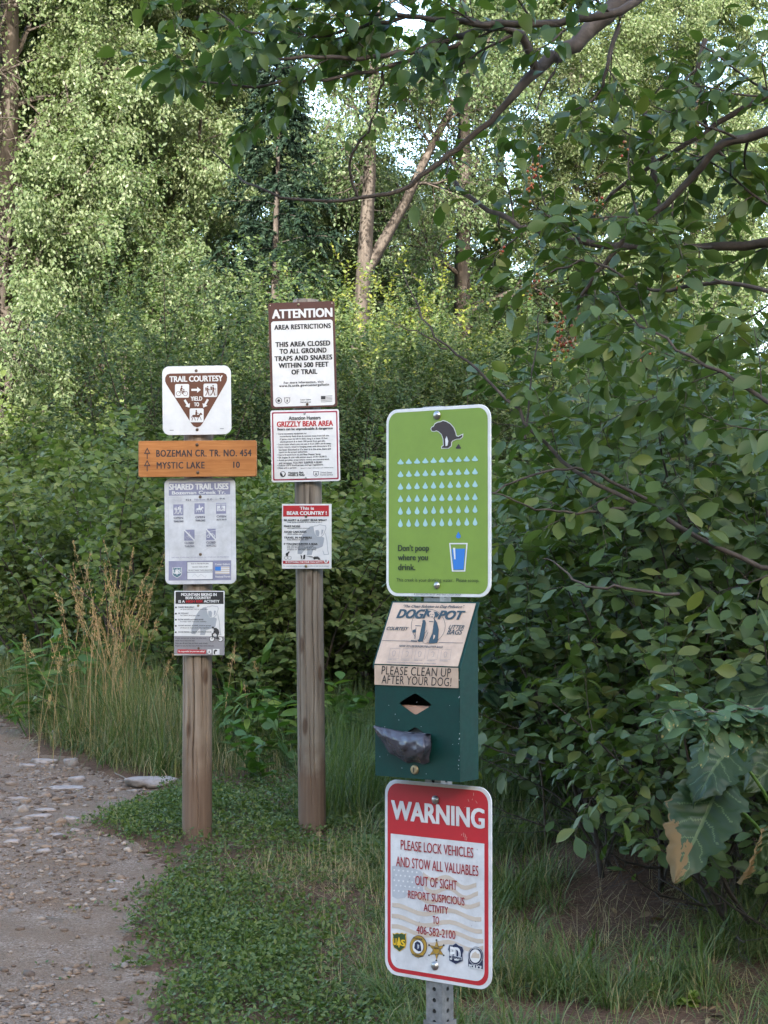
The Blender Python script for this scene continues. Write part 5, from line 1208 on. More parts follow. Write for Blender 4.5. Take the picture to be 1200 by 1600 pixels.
# berries
tvb, tfb = ico(0, 2); B = []; stalk = []
for cx, cy, Y, n_, ln in ((826, 285, 5.5, 22, 62), (838, 246, 5.5, 9, 40), (872, 505, 5.5, 26, 70), (888, 530, 5.45, 14, 50), (930, 320, 5.8, 9, 40), (972, 225, 5.7, 6, 24), (898, 500, 5.5, 10, 40), (1065, 440, 5.3, 8, 30), (830, 440, 5.6, 10, 40), (780, 385, 5.8, 6, 26), (868, 540, 5.45, 12, 34), (1000, 560, 5.3, 7, 26)):
    top = W(cx + 6, cy - ln * .6, Y); bot = W(cx, cy + ln * .5, Y); stalk.append((np.array([top, .5 * (top + bot) + .004, bot]), .0011, .0006))
    for q in range(n_):
        t = .15 + .85 * g.random(); B.append(top + (bot - top) * t + g.normal(0, .010, 3))
    bb = np.array(B[-n_:]) - off; V, L, S = inst(tvb, tfb, bb, np.tile(np.eye(3), (n_, 1, 1)), g.uniform(.0038, .0052, n_)); bc_ = big_mesh('berry_cluster', V, L, S, M['berry'], root, smooth=True)
    V, L, S = tubes([(stalk[-1][0] - off, .0011, .0006)], 4); big_mesh('stalk', V, L, S, M['twig'], bc_)
B = np.array(B); _ = inst(tvb, tfb, B - off, np.tile(np.eye(3), (len(B), 1, 1)), g.uniform(.0038, .0052, len(B))); pass


# leafy shrubs filling the right side
GC = 'chokecherry shrubs on the right'
w1, l1 = shrub(41, 1.75, .75, 9, 12, 6, 32.0, .070, [T_CHERRY, T_CHERRY2], .35, base=.30, tl=.17, tilt=.5, zmin=.36); w2, l2 = shrub(42, 2.3, .6, 9, 13, 5, 31.0, .068, [T_CHERRY, T_CHERRY2], .4, base=.3, tl=.14, tilt=.5, zmin=.5)
C1 = shrub_root('chokecherry_shrub', w1, l1, 'leaf_cherry', sides=5); C2 = shrub_root('chokecherry_shrub', w2, l2, 'leaf_cherry', sides=5)
for rt, first, px, Y, rz, sc_, lab_ in (
        (C1, True, 1010, 7.3, 0, 1.0, 'leafy chokecherry filling the middle right, over the bare soil'), (C2, True, 1190, 6.9, 1.3, 1.12, 'tall leafy chokecherry cut by the right edge of the photo'),
        (C1, False, 930, 9.3, 2.2, .95, 'leafy chokecherry just right of the dispenser, farther back'), (C1, False, 1075, 8.0, 1.9, .82, 'small leafy chokecherry low behind the bare soil patch'), (C1, False, 960, 8.6, .5, .80, 'small leafy chokecherry low at the right of the dispenser'),
        (C2, False, 1060, 8.8, 3.7, 1.15, 'tall chokecherry standing behind the leafy middle right one'),
        (C1, False, 1250, 6.4, 4.2, .88, 'lower chokecherry above the large burdock leaves'), (C2, False, 960, 10.2, 5.1, 1.05, 'chokecherry in the rear, seen above the leafy one beside the dispenser'), (C2, False, 1180, 10.5, .4, 1.3, 'tallest rear chokecherry behind the right edge branches')):
    place(rt, first, px, Y, rz, sc_, lab_, GC, 'shrub')

# ------------------------------------------------------------------ overhanging cottonwood
g = np.random.default_rng(5)
tx, ty = 2.75, 6.6
oroot = empty('cottonwood_tree', (tx, ty, float(gz(tx, ty))), label='near cottonwood whose dark limb and glossy leaves hang across the top of the photo', cat='tree'); off = np.array(oroot.location)
trunk_o = np.array([(tx, ty, off[2] - .2), (tx + .02, ty, off[2] + 1.5), (tx - .05, ty - .05, off[2] + 3.2), (tx - .05, ty, off[2] + 5), (tx, ty, off[2] + 7.5)])
jn = np.array((tx - .05, ty - .05, off[2] + 3.6))
mains = [
    (np.concatenate([[jn], [W(1130, -95, 6.2)], px_line([(985, -8, 6.05), (940, 32, 6.0), (885, 78, 5.95), (838, 108, 5.9), (790, 165, 5.9), (740, 210, 5.9), (690, 252, 5.9), (620, 296, 5.9), (560, 310, 5.9), (470, 313, 5.95), (410, 300, 6.0), (370, 272, 6.1), (335, 238, 6.15)])]), [.05, .045, .033, .030, .025, .019, .0115, .0095, .0088, .0075, .0062, .005, .004, .003, .002], 0),
    (np.concatenate([px_line([(838, 108, 5.9), (815, 60, 5.85), (775, 40, 5.8), (740, 50, 5.8), (700, 62, 5.75), (640, 80, 5.7), (560, 90, 5.65), (480, 90, 5.6), (400, 98, 5.6), (345, 95, 5.6)])]), .016, .003),
    (np.concatenate([[jn], [W(1140, -60, 6.0)], px_line([(990, 5, 5.8), (900, 35, 5.75), (780, 36, 5.7), (700, 34, 5.7), (620, 22, 5.7), (560, 18, 5.7), (500, -10, 5.7)])]), .018, .004),
    (px_line([(560, 310, 5.9), (545, 255, 5.85), (575, 205, 5.8), (595, 140, 5.75), (600, 100, 5.7)]), .005, .003),
    (px_line([(720, 70, 5.75), (650, 90, 5.7), (560, 118, 5.7), (460, 130, 5.65), (380, 135, 5.65), (310, 128, 5.7), (272, 108, 5.7)]), .008, .002),
    (px_line([(640, 24, 5.7), (560, 45, 5.7), (470, 60, 5.7), (390, 50, 5.75), (340, 20, 5.8)]), .007, .002),
    (px_line([(985, -5, 6.05), (960, 60, 6.0), (950, 110, 6.0), (930, 150, 6.0), (900, 170, 6.0)]), .009, .003),
    (px_line([(880, 80, 5.9), (845, 150, 5.9), (830, 190, 5.9)]), .005, .002),
]
mains = [(smooth_line(p, 4), a, b_) for p, a, b_ in mains]
mains = [(p + g.normal(0, .0045, p.shape) * np.minimum(1, np.arange(len(p)) / 4)[:, None], a, b_) for p, a, b_ in mains]
s1 = offshoots(g, [mains[1], mains[4], mains[5]], 8.5, .28, .75, .10, -.01, 5, .12, .4, .2) + offshoots(g, [mains[2]], 5.0, .26, .8, .1, -.02, 5, .25, .35, .3) + offshoots(g, [mains[6], mains[7]], 8.0, .2, .8, .1, -.03, 4, .1, .4, .3)
s2 = offshoots(g, s1, 5, .13, .7, .12, -.06, 3, .2, .6, .3) + offshoots(g, [mains[3]], 6, .10, .8, .1, -.05, 3, .3, .5, .2)
P, D = leaves_on(g, s1 + s2, 40.0, .50, .8, .15, .3)
px_ = 600 + P[:, 0] / P[:, 1] * F_PX; py_2 = 880 - (P[:, 2] - CAM_Z) / P[:, 1] * F_PX
kp = g.random(len(P)) < np.where(px_ > 640, .55, 1.0); P, D = P[kp], D[kp]
lf = foliage(g, P, D, .058, [T_COTTON, T_COTTON2], .30, .5)
V, L, S = tubes([(trunk_o - off, .17, .09)], 16); big_mesh('trunk', V, L, S, M['bark'], oroot, smooth=True)
V, L, S = tubes([(p - off, a, b_) for p, a, b_ in mains + s1 + s2], 7); big_mesh('limbs', V, L, S, M['twig'], oroot, smooth=True)
big_mesh('crown', lf[0] - off, lf[1], lf[2], M['leaf_over'], oroot)
# ------------------------------------------------------------------ grass and low plants
def blade_t(bend, segs=4, w=.5):
    V = []; F = []
    for i in range(segs):
        t = i / segs; a = bend * t; y = (math.sin(a) / bend if bend else t) ; x = (1 - math.cos(a)) / bend if bend else 0
        wd = w * (1 - t ** 2.2) * (.6 + .4 * min(1, t * 4)); V += [(-wd, x, y), (wd, x, y)]
    V.append((0, (1 - math.cos(bend)) / bend, math.sin(bend) / bend))
    for i in range(segs - 1): F.append((2 * i, 2 * i + 1, 2 * i + 3, 2 * i + 2))
    F.append((2 * segs - 2, 2 * segs - 1, 2 * segs)); return V, F
BL = [blade_t(.35), blade_t(1.0), blade_t(1.9, 5), blade_t(2.7, 6)]
def blades(g, X, Y, H, Wd, which=(0, 1, 2), tilt=.25, az=None, lie=0.0):
    n = len(X); pos = np.stack([X, Y, gz(X, Y) - .004], -1); a = g.uniform(0, 6.28, n) if az is None else az - math.pi / 2
    Rm = rotz(a); t = g.normal(0, tilt, n) if az is None else -np.abs(g.normal(0, tilt, n))
    if lie: t = np.where(g.random(n) < .85, np.sign(t) * g.normal(lie, .22, n), t)
    c, s_ = np.cos(t), np.sin(t); Z = np.zeros(n); O = np.ones(n)
    Rx = np.stack([np.stack([O, Z, Z], -1), np.stack([Z, c, -s_], -1), np.stack([Z, s_, c], -1)], -2); Rm = Rm @ Rx
    w = g.integers(0, len(which), n); out = []
    for q, k_ in enumerate(which):
        k = w == q
        if k.any(): out.append(inst(*BL[k_], pos[k], Rm[k], np.stack([Wd[k], H[k], H[k]], -1)))
    return join(out)
M['grass_green'] = leaf_mat('green_grass_blade', [(.050, .092, .024), (.075, .122, .032), (.10, .145, .042), (.15, .175, .065)], .34, .45, .4)
M['grass_mixed'] = leaf_mat('mixed_grass_blade', [(.060, .10, .030), (.085, .13, .04), (.12, .16, .055), (.26, .22, .11), (.07, .115, .035), (.34, .28, .15)], .34, .5, .3)
M['grass_dry'] = leaf_mat('dry_grass_blade', [(.34, .27, .13), (.44, .36, .19), (.52, .43, .25), (.30, .27, .12)], .30, .6, .2, tcol=(1.1, 1.0, .7))
M['seed_head'] = leaf_mat('orange_seed_head', [(.34, .22, .10), (.45, .31, .15), (.54, .39, .21)], .25, .7, .1, tcol=(1.1, 1.0, .7))
M['herb'] = leaf_mat('knotweed_leaf', [(.052, .090, .024), (.072, .115, .032), (.098, .140, .040), (.15, .18, .06)], .28, .5, .25)
M['weed'] = leaf_mat('weed_leaf', [(.045, .10, .020), (.07, .14, .028), (.10, .17, .032)], .32, .45, .4)
M['weed_lime'] = leaf_mat('yellow_green_leaf', [(.13, .20, .035), (.19, .25, .05)], .35, .45, .4)
M['litter'] = leaf_mat('dead_leaf', [(.14, .085, .045), (.24, .16, .08), (.10, .06, .035), (.30, .24, .13)], .1, .8, .15, tcol=(1, 1, 1))

g = np.random.default_rng(314)
def scatter(n, x0, x1, y0, y1, prob, ypow=1.0):
    Y = y0 + (y1 - y0) * g.random(n) ** ypow; X = x0 + (x1 - x0) * g.random(n)
    lim = Y * .235 + .35; k = (np.abs(X) < lim); X, Y = X[k], Y[k]
    k = g.random(len(X)) < prob(X, Y); return X[k], Y[k]
def cl(v): return np.clip(v, 0, 1)
def pixel(X, Y):
    Z = gz(X, Y); return 600 + X / Y * F_PX, 880 - (Z - CAM_Z) / Y * F_PX
# low knotweed carpet: near right of the path, round both wooden posts
def p_herb(X, Y):
    e = -pathness(X, Y); px, py = pixel(X, Y)
    right = cl((640 + 60 * np.sin(py * .02) - px) / 130); far = cl((10.1 - Y) / .5)
    bare = np.exp(-((px - 500) / 110) ** 2 - ((py - 1395) / 38) ** 2) * .9 + np.exp(-((px - 400) / 90) ** 2 - ((py - 1350) / 22) ** 2) * .55
    thin = .30 + 1.5 * (fbm(X * 3.0, Y * 3.0, 70) - .25)
    for x_, y_ in ((-.835, 8.12), (-.32, 8.26)): thin = thin * (1 - .95 * np.exp(-((X - x_) / .13) ** 2 - ((Y - y_) / .16) ** 2))
    return cl((e + .06) / .22) * right * far * cl(1 - bare) * cl(thin) + .05 * cl((e + .35) / .3) * (e < 0) * cl((fbm(X * 7, Y * 7, 71) - .55) * 8)
X, Y = scatter(60000, -2.0, .5, 4.9, 10.3, p_herb, 1.1)
hh = .018 + .065 * fbm(X * 2.2, Y * 2.2, 72) * cl(-pathness(X, Y) / .3 + .3)
n_ = len(X); LP = []; LD = []; ST = []
for q in range(4):
    t = g.random(n_); j = g.normal(0, .016, (n_, 2)); LP.append(np.stack([X + j[:, 0], Y + j[:, 1], gz(X, Y) + hh * (.15 + .95 * t)], -1)); LD.append(np.stack([g.normal(0, 1, n_), g.normal(0, 1, n_), g.normal(.35, .5, n_)], -1))
LP, LD = np.concatenate(LP), np.concatenate(LD)
V, L, S = foliage(g, LP, LD, .018, [T_MID, T_FAR], .55, .7); tag(big_mesh('low_green_plants', V, L, S, M['herb']), 'carpet of small leaved green plants around the posts', 'ground cover', kind='stuff')
k = g.random(n_) < .25; sx = [blades(g, X[k], Y[k], hh[k] * 1.5, np.full(k.sum(), .0012), (1, 2), .5)]
# grass blades scattered in the carpet, sparse straw
X2, Y2 = scatter(34000, -2, .6, 4.9, 10.3, lambda X, Y: p_herb(X, Y) * .5); sx.append(blades(g, X2, Y2, g.uniform(.04, .12, len(X2)), g.uniform(.0012, .0024, len(X2)), (1, 2), .4))
V, L, S = join(sx); tag(big_mesh('short_grass', V, L, S, M['grass_green']), 'short green grass blades among the low plants', 'grass', kind='stuff')

# grass on the right: tufted, patchy, with bare soil between
def p_right(X, Y):
    px, py = pixel(X, Y); left = cl((px - 560) / 90)
    bare = 1.4 * np.exp(-((px - 975) / 115) ** 4 - ((py - 1400) / 58) ** 4) + 1.1 * np.exp(-((px - 1040) / 200) ** 2 - ((py - 1590) / 34) ** 2) + 1.0 * np.exp(-((px - 905) / 75) ** 2 - ((py - 1330) / 34) ** 2)
    tuft = cl((fbm(X * 4.2, Y * 4.2, 80) - .38) * 4.5); return left * cl(1 - bare) * tuft
X, Y = scatter(75000, -.3, 2.9, 4.9, 10.5, p_right, 1.0)
hh = (.07 + .26 * fbm(X * 2.5, Y * 2.5, 81) ** 1.3) * g.uniform(.5, 1.3, len(X)) * (.75 + .35 * cl((Y - 5.5) / 2))
V, L, S = blades(g, X, Y, hh, g.uniform(.0020, .0048, len(X)), (1, 2, 3), .45); tag(big_mesh('right_grass', V, L, S, M['grass_mixed']), 'patchy tufted grass on the dark soil at right', 'grass', kind='stuff').name = 'tufted_grass'
# distinct tufts, blades arching outwards
def tufts(n, x0, x1, y0, y1, prob, nb, rad, h0, h1, w0, w1, name, lab_, mat):
    X, Y = scatter(n, x0, x1, y0, y1, prob); k = g.integers(nb // 2, nb, len(X)); cx, cy = np.repeat(X, k), np.repeat(Y, k); hs = np.repeat(g.uniform(h0, h1, len(X)), k)
    az = g.uniform(0, 6.28, len(cx)); r = rad * np.sqrt(g.random(len(cx))); bx_, by_ = cx + r * np.cos(az), cy + r * np.sin(az)
    V, L, S = blades(g, bx_, by_, hs * g.uniform(.5, 1.2, len(cx)), g.uniform(w0, w1, len(cx)), (1, 2, 3), .38, az + g.normal(0, .5, len(cx))); tag(big_mesh(name, V, L, S, M[mat]), lab_, 'grass', kind='stuff')
tufts(1500, -.2, 2.6, 4.9, 9.2, lambda X, Y: cl(p_right(X, Y) * 1.3 + .03), 44, .035, .12, .30, .0022, .0052, 'grass_tufts', 'arching green grass tufts between the warning sign and the right edge', 'grass_green')
tufts(160, -.2, 2.6, 4.9, 9.2, lambda X, Y: cl(p_right(X, Y) + .08), 30, .03, .10, .22, .0014, .003, 'dry_tufts', 'pale dried grass tufts on the soil at right', 'grass_dry')
# dark grass under the shrubs and behind the dispenser
X, Y = scatter(52000, -.4, 2.6, 8.6, 12.5, lambda X, Y: cl((fbm(X * 3, Y * 3, 83) - .25) * 3) * .8)
V, L, S = blades(g, X, Y, g.uniform(.18, .55, len(X)), g.uniform(.002, .0045, len(X)), (0, 1, 2), .3); tag(big_mesh('shaded_grass', V, L, S, M['grass_green']), 'long grass in the shade under the shrubs', 'grass', kind='stuff')
# dry mown straw patches and litter on the ground
def p_straw(X, Y):
    px, py = pixel(X, Y)
    return np.exp(-((px - 430) / 55) ** 2 - ((py - 1372) / 16) ** 2) + np.exp(-((px - 545) / 55) ** 2 - ((py - 1365) / 24) ** 2) + .34 * cl((fbm(X * 4, Y * 4, 85) - .42) * 6) * cl((px - 420) / 150) + .10 * np.exp(-((px - 210) / 60) ** 2 - ((py - 1300) / 20) ** 2) + .5 * np.exp(-((px - 1110) / 70) ** 2 - ((py - 1400) / 25) ** 2)
X, Y = scatter(90000, -1.6, 2.6, 4.9, 9.5, p_straw); t_ = g.normal(1.15, .35, len(X))
V, L, S = blades(g, X, Y, g.uniform(.06, .20, len(X)), g.uniform(.0010, .0022, len(X)), (0, 1), .9, lie=1.32); tag(big_mesh('straw', V, L, S, M['grass_dry']), 'short pale straw lying among the plants', 'straw', kind='stuff')
def p_lit(X, Y): return cl(.10 + .5 * cl((X - .1) / .6)) * cl((fbm(X * 5, Y * 5, 87) - .35) * 3)
X, Y = scatter(5200, -2.6, 2.6, 5, 10, p_lit); P = np.stack([X, Y, gz(X, Y) + .012], -1); D = np.stack([g.normal(0, 1, len(X)), g.normal(0, 1, len(X)), g.normal(0, .12, len(X))], -1)
V, L, S = foliage(g, P, D, .040, [T_CHERRY2, T_LANCE], .5, .35); tag(big_mesh('leaf_litter', V, L, S, M['litter']), 'small dead leaves scattered over the ground', 'litter', kind='stuff')

# tall grass on the left beyond the path
def p_tall(X, Y):
    e = -pathness(X, Y); px, py = pixel(X, Y); return cl((e - .02) / .25) * cl((500 - px) / 70) * cl((Y - 9.7 - .35 * cl((px - 150) / 150)) / .5)
X, Y = scatter(120000, -4.8, -.2, 9.6, 18.5, p_tall, 1.2)
px, py = pixel(X, Y); tallc = np.exp(-((px - 165) / 110) ** 2) * np.exp(-((Y - 11.3) / 1.3) ** 2)
e = -pathness(X, Y)
hl = 1 - .5 * cl((px - 270) / 80); H = hl * (.14 + .42 * fbm(X * 2, Y * 2, 91) + .30 * tallc) * g.uniform(.5, 1.3, len(X)) * (.45 + .55 * cl(e / .5)) * (1 + .12 * cl((Y - 11.5)))
V, L, S = blades(g, X, Y, H, g.uniform(.0026, .0065, len(X)), (0, 1, 2), .38)
dry = g.random(len(X)); 
tag(big_mesh('tall_grass', V, L, S, M['grass_mixed']), 'tall green grass beyond the path on the left', 'grass', kind='stuff')
X, Y = scatter(60000, -4.6, -.2, 9.6, 17, lambda X, Y: p_tall(X, Y) * (.32 + .68 * cl((fbm(X * 2.4, Y * 2.4, 93) - .40) * 6)) * (.25 + .75 * np.exp(-(np.maximum(0, -pathness(X, Y) - .5) / .6) ** 2)), 1.2)
px, py = pixel(X, Y); e = -pathness(X, Y); tallc = np.exp(-((px - 165) / 110) ** 2) * np.exp(-((Y - 11.0) / 1.2) ** 2)
V, L, S = blades(g, X, Y, (1 - .35 * cl((px - 300) / 80)) * (.15 + .28 * fbm(X * 2, Y * 2, 94) + .12 * tallc) * g.uniform(.6, 1.25, len(X)) * (.45 + .55 * cl(e / .5)), g.uniform(.0020, .0048, len(X)), (0, 1, 2), .42); tag(big_mesh('dry_grass', V, L, S, M['grass_dry']), 'straw coloured dry grass among the tall grass', 'grass', kind='stuff')
tufts(900, -4.4, -.1, 9.9, 15, lambda X, Y: p_tall(X, Y), 40, .05, .25, .62, .003, .0075, 'tall_tufts', 'broad bladed green grass tufts around the brown post and beyond the path', 'grass_green')
# stalks with orange seed heads
n_ = 80; px = np.where(g.random(n_) < .6, g.normal(168, 34, n_), g.uniform(40, 420, n_)); Y = g.uniform(10.7, 12.2, n_); X = (px - 600) / F_PX * Y
H = np.clip(g.normal(.90, .20, n_), .45, 1.25) * np.where(np.abs(px - 165) < 70, 1, .6); stalks = []; SP = []; SD = []
for i in range(n_):
    b_ = np.array((X[i], Y[i], float(gz(X[i], Y[i])))); a = g.uniform(0, 6.28); lean = g.uniform(.05, .36) * H[i]
    tip = b_ + np.array((math.cos(a) * lean, math.sin(a) * lean, H[i])); mid = .5 * (b_ + tip) + np.array((-math.cos(a), -math.sin(a), 0)) * lean * .25; stalks.append((np.array([b_, mid, tip]), .0016, .0009))
    k = 40; t = 1 - .17 * g.random(k); P_ = mid + (tip - mid) * (1 - (1 - t) * 2)[:, None] + g.normal(0, .010, (k, 3)) * ((1.05 - t) * 6)[:, None]; SP.append(P_); SD.append(np.stack([g.normal(0, .3, k) + (tip - mid)[0] * 3, g.normal(0, .3, k) + (tip - mid)[1] * 3, np.ones(k)], -1))
V, L, S = join([tubes(stalks, 4)]); V2 = foliage(g, np.concatenate(SP), np.concatenate(SD), .017, [([(0, 0, 0), (.13, .4, .05), (0, 1, -.03), (-.13, .4, .05)], [(0, 1, 2), (0, 2, 3)])], .3, .6)
V, L, S = join([(V, L, S), V2]); tag(big_mesh('seed_grass', V, L, S, M['seed_head']), 'grass stalks topped with orange brown seed heads', 'grass', kind='stuff')

# ------------------------------------------------------------------ single plants
def herb_plant(name, label, px, Y, stems, h, leaf, tmpl, mat, seed, group=None, per=15, droop=.2, spread=.5):
    g = np.random.default_rng(seed); x = (px - 600) / F_PX * Y; L0 = []
    for k in range(stems):
        a = g.uniform(0, 6.28); L0.append((walk(g, np.array((math.cos(a) * .05, math.sin(a) * .05, -.02)), np.array((math.cos(a) * spread, math.sin(a) * spread, 1)), h * g.uniform(.7, 1.15), 6, .06, -.01), .0035, .0012))
    P, D = leaves_on(g, L0, per, droop, 1.0, .15, .25); D = D * np.array((1, 1, 1)) + np.stack([g.normal(0, .4, len(P)), g.normal(0, .4, len(P)), np.zeros(len(P))], -1)
    root = plant(name, label, 'plant', (x, Y, float(gz(x, Y))), L0, foliage(g, P, D, leaf, [tmpl], .3, .35), M['weed'], M[mat], group, 'stems', 'leaves', 4); return root
GP = 'leafy weeds at the edge of the shrubs'
for i, (px, Y, st, h, lf_, tm_, mt, lab_) in enumerate((
    (55, 12.0, 7, .75, .13, T_LANCE, 'weed', 'lance leaved weed at the left edge in front of the dogwood'), (120, 12.2, 8, .85, .14, T_LANCE, 'weed', 'taller lance leaved weed behind the orange seed heads'), (200, 11.8, 6, .80, .13, T_LANCE, 'weed', 'lance leaved weed right of the orange seed heads'),
    (395, 10.9, 6, .62, .13, T_LANCE, 'weed', 'lance leaved weed just right of the brown post'), (430, 10.6, 5, .5, .12, T_LANCE, 'weed_lime', 'yellow green weed just left of the greyer post'), (545, 9.7, 4, .28, .12, T_LANCE, 'weed_lime', 'small pale yellow green broadleaf plant between the greyer post and the dispenser'),
    (535, 10.6, 6, .62, .10, T_CHERRY2, 'weed', 'broad leaved weed between the greyer post and the dispenser'), (470, 10.4, 6, .5, .11, T_CHERRY2, 'weed', 'broad leaved weed directly behind the greyer post'),
    (965, 8.2, 3, .26, .07, T_CHERRY2, 'weed', 'thin seedling in the dark grass right of the dispenser'), (1050, 5.6, 3, .06, .034, T_ROUND, 'weed_lime', 'tiny bright seedling near the bottom right corner'), (420, 9.9, 4, .35, .09, T_CHERRY2, 'weed', 'grey green weed between the two post feet'))):
    herb_plant('leafy_weed', lab_, px, Y, st, h, lf_, tm_, mt, 500 + i, GP)

# burdock with big ragged leaves at lower right
M['burdock'] = leaf_mat('burdock_leaf', [(.022, .043, .014), (.028, .052, .017)], .22, .5, .4)
M['burdock_vein'] = leaf_mat('burdock_vein', [(.075, .11, .05), (.085, .12, .055)], .2, .5, .3)
M['burdock_dead'] = leaf_mat('withered_leaf', [(.14, .098, .05), (.175, .122, .062)], .15, .8, .1, tcol=(1, 1, .8))
bx, by = (1250 - 600) / F_PX * 5.6, 5.6
bd = empty('burdock_plant', (bx, by, float(gz(bx, by))), label='large burdock with broad ragged leaves, one with a withered brown tip, at lower right', cat='plant'); off = np.array(bd.location)
def big_leaf(name, base, tip, width, nrm_dir, seed, dead=0.0, curl=.12):
    """broad heart-shaped leaf with a wavy toothed rim, raised midrib and side veins"""
    g = np.random.default_rng(seed); base, tip = np.array(base), np.array(tip); d = tip - base; Ln = np.linalg.norm(d)
    Rm = frames(d[None], np.array(nrm_dir, float)[None])[0]; n, m_ = 60, 40; V = []; F = []; mi = []
    for i in range(n + 1):
        t = i / n; wd = width * (math.sin(math.pi * min(1, t ** .55 * .98 + .02)) ** .8) * .5 * (1 + .10 * math.sin(t * 30 + seed) + .05 * math.sin(t * 71)) + .001
        for j in range(-m_ // 2, m_ // 2 + 1):
            u = j / (m_ / 2); back = -.16 * width * abs(u) ** 1.5 * max(0, 1 - t * 2.4)
            vein = .004 * math.cos((t * 7 - abs(u) * 1.8) * 2 * math.pi) * (1 - t) ; z = -curl * Ln * t * t - .10 * width * u * u + .16 * width * abs(u) + vein + .012 * math.sin(5 * t + 3 * u + seed) + .02 * width * math.sin(17 * t + seed) * abs(u) ** 3
            V.append(base + Rm @ np.array((wd * u, Ln * t + back, z)) - off)
    for i in range(n):
        for j in range(m_):
            a = i * (m_ + 1) + j; F.append((a, a + 1, a + m_ + 2, a + m_ + 1))
            t, u = (i + .5) / n, (j + .5 - m_ / 2) / (m_ / 2)
            dd = dead and (t + .32 * u * dead / abs(dead) + .55 * (float(fbm(np.array(t * 9), np.array(u * 6), seed)) - .5) > 1.0 - abs(dead))
            vn = abs(u) < .035 * (1.2 - t) + .012 or (abs(((t * 5.0 - abs(u) * 1.5) % 1.0) - .5) < .045 and abs(u) < .8)
            mi.append(1 if dd else 2 if vn else 0)
    o = big_mesh(name, np.array(V), np.array(F).reshape(-1), np.full(len(F), 4), [M['burdock'], M['burdock_dead'], M['burdock_vein']], bd, True, mi)
    return o
def vein_lines(base, tip): pass
big_leaf('leaf', W(1120, 1235, 5.35), W(1055, 1370, 5.15), .21, (-.15, -.75, .45), 3, dead=.26)
big_leaf('leaf', W(1140, 1165, 5.45), W(1085, 1248, 5.25), .17, (-.15, -.7, .6), 5)
big_leaf('leaf', W(1215, 1290, 5.3), W(1160, 1385, 5.3), .07, (.5, -.6, .3), 8, dead=.5)
big_leaf('leaf', W(1250, 1160, 5.7), W(1165, 1230, 5.6), .19, (0, -.7, .6), 9); big_leaf('leaf', W(1240, 1060, 5.7), W(1160, 1110, 5.55), .2, (0, -.6, .8), 12); big_leaf('leaf', W(1290, 1240, 5.5), W(1215, 1330, 5.3), .18, (0, -.8, .5), 14)
g = np.random.default_rng(2)
cr_ = off + np.array((0, 0, .0)); L0 = []
for tgt in (W(1120, 1235, 5.35), W(1140, 1165, 5.45), W(1215, 1290, 5.3), W(1250, 1160, 5.7), W(1240, 1060, 5.7), W(1290, 1240, 5.5)):
    L0.append((smooth_line([cr_ - off, .55 * (tgt - off) + np.array((.05, 0, .10)), tgt - off], 6), .008, .004))
V, L, S = tubes(L0, 7); big_mesh('stalks', V, L, S, M['weed'], bd, smooth=True)

# low insect-eaten branch reaching in at right
g = np.random.default_rng(61)
lb = empty('chokecherry_branch', tuple(W(1260, 1120, 5.0)), label='low branch with pale insect eaten leaves reaching in above the burdock', cat='branch'); off = np.array(lb.location)
br = [(smooth_line(px_line([(1290, 1098, 5.0), (1200, 1106, 5.0), (1150, 1112, 4.98), (1090, 1112, 4.95), (1045, 1108, 4.9)]), 4), .005, .0018), (smooth_line(px_line([(1290, 1128, 5.0), (1200, 1122, 5.0), (1130, 1122, 4.95), (1085, 1128, 4.9)]), 4), .004, .0015), (smooth_line(px_line([(1300, 1150, 5.0), (1220, 1142, 5.0), (1170, 1140, 5.0)]), 4), .004, .0015)]
tw_ = offshoots(g, br, 9, .07, .8, .1, 0, 3, .25, .5, .1)
P, D = leaves_on(g, tw_ + br, 60.0, .25, .9, .2, .25); lf = foliage(g, P, D, .062, [T_CHERRY2, T_CHERRY], .3, .45)
V, L, S = tubes([(p - off, a, b_) for p, a, b_ in br + tw_], 6); big_mesh('twigs', V, L, S, M['twig'], lb, smooth=True); big_mesh('leaves', lf[0] - off, lf[1], lf[2], M['leaf_pale'], lb)
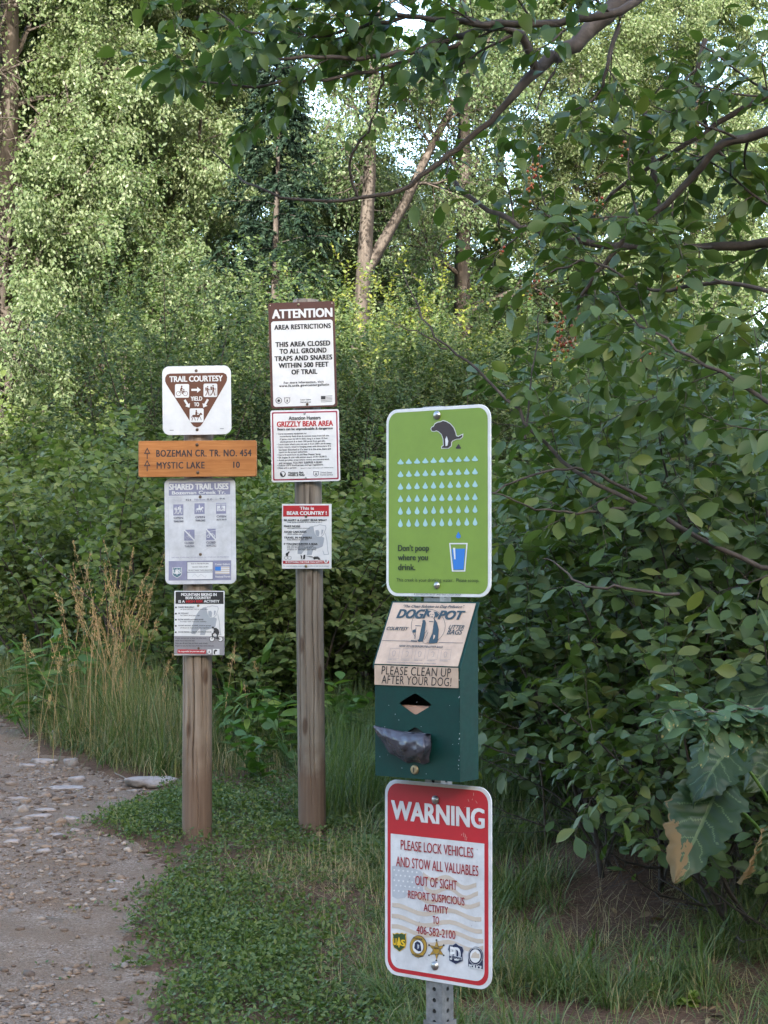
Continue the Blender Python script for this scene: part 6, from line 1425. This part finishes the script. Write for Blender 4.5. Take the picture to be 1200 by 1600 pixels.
# dark round-leaved sapling beside the dispenser
g = np.random.default_rng(62); x, y = (853 - 600) / F_PX * 7.9, 7.9
sp_ = empty('chokecherry_sapling', (x, y, float(gz(x, y))), label='thin sapling with dark round bluish leaves just right of the dispenser', cat='sapling'); off = np.array(sp_.location)
M['leaf_round'] = leaf_mat('bluish_round_leaf', [(.022, .046, .022), (.030, .060, .028)], .2, .38, .5)
br = [(smooth_line(px_line([(853, 1345, 7.9), (850, 1255, 7.8), (842, 1190, 7.7), (820, 1120, 7.6), (790, 1060, 7.5), (772, 1000, 7.4)]), 4), .006, .002), (smooth_line(px_line([(830, 1140, 7.62), (870, 1085, 7.4), (910, 1080, 7.2), (950, 1085, 7.1)]), 4), .003, .0015), (smooth_line(px_line([(800, 1080, 7.53), (770, 1065, 7.3), (755, 1080, 7.2)]), 3), .002, .001)]
P, D = leaves_on(g, br, 26.0, .35, .9, .35, .3); lf = foliage(g, P, D, .095, [T_ROUND], .25, .4)
V, L, S = tubes([(p - off, a, b_) for p, a, b_ in br], 6); big_mesh('stems', V, L, S, M['twig_pale'], sp_, smooth=True); big_mesh('leaves', lf[0] - off, lf[1], lf[2], M['leaf_round'], sp_)

# fallen log right of the dispenser, a few sticks on the path
def lying(name, label, cat, p0, p1, r0, r1, mat, seed, group=None):
    g = np.random.default_rng(seed); a, b_ = np.array(p0), np.array(p1); c = .5 * (a + b_)
    P = np.array([a + (b_ - a) * t for t in np.linspace(0, 1, 9)]) + g.normal(0, r0 * .22, (9, 3)); V, L, S = tubes([(P - c, r0, r1)], 12)
    k = len(V); L = np.concatenate([L, np.arange(12)[::-1], np.arange(k - 12, k)]); S = np.concatenate([S, [12, 12]]); o = big_mesh(name, V, L, S, mat, None, False); o.location = c; return tag(o, label, cat, group)
a = ground_at(700, 1230); b_ = ground_at(803, 1226); a[2] += .03; b_[2] += .03
lying('fallen_log', 'short weathered log lying in the grass behind the warning sign', 'log', a, b_, .036, .03, M['bark'], 3)
for k, (x0, y0, x1, y1, lab_) in enumerate(((62, 1437, 100, 1443, 'thin pale twig lying on the near part of the path'), (97, 1383, 112, 1375, 'short brown twig lying on the middle of the path'), (180, 1212, 205, 1224, 'twig lying beside the large pale rock'), (355, 1325, 415, 1330, 'pale stick lying in the low plants between the posts'), (525, 1575, 565, 1590, 'dry bent stalk near the bottom of the photo, left of the warning sign'))):
    a = ground_at(x0, y0); b_ = ground_at(x1, y1); a[2] += .014; b_[2] += .014; lying('twig', lab_, 'twig', a, b_, .0035, .002, M['twig_pale'], 40 + k, 'twigs lying on the ground')
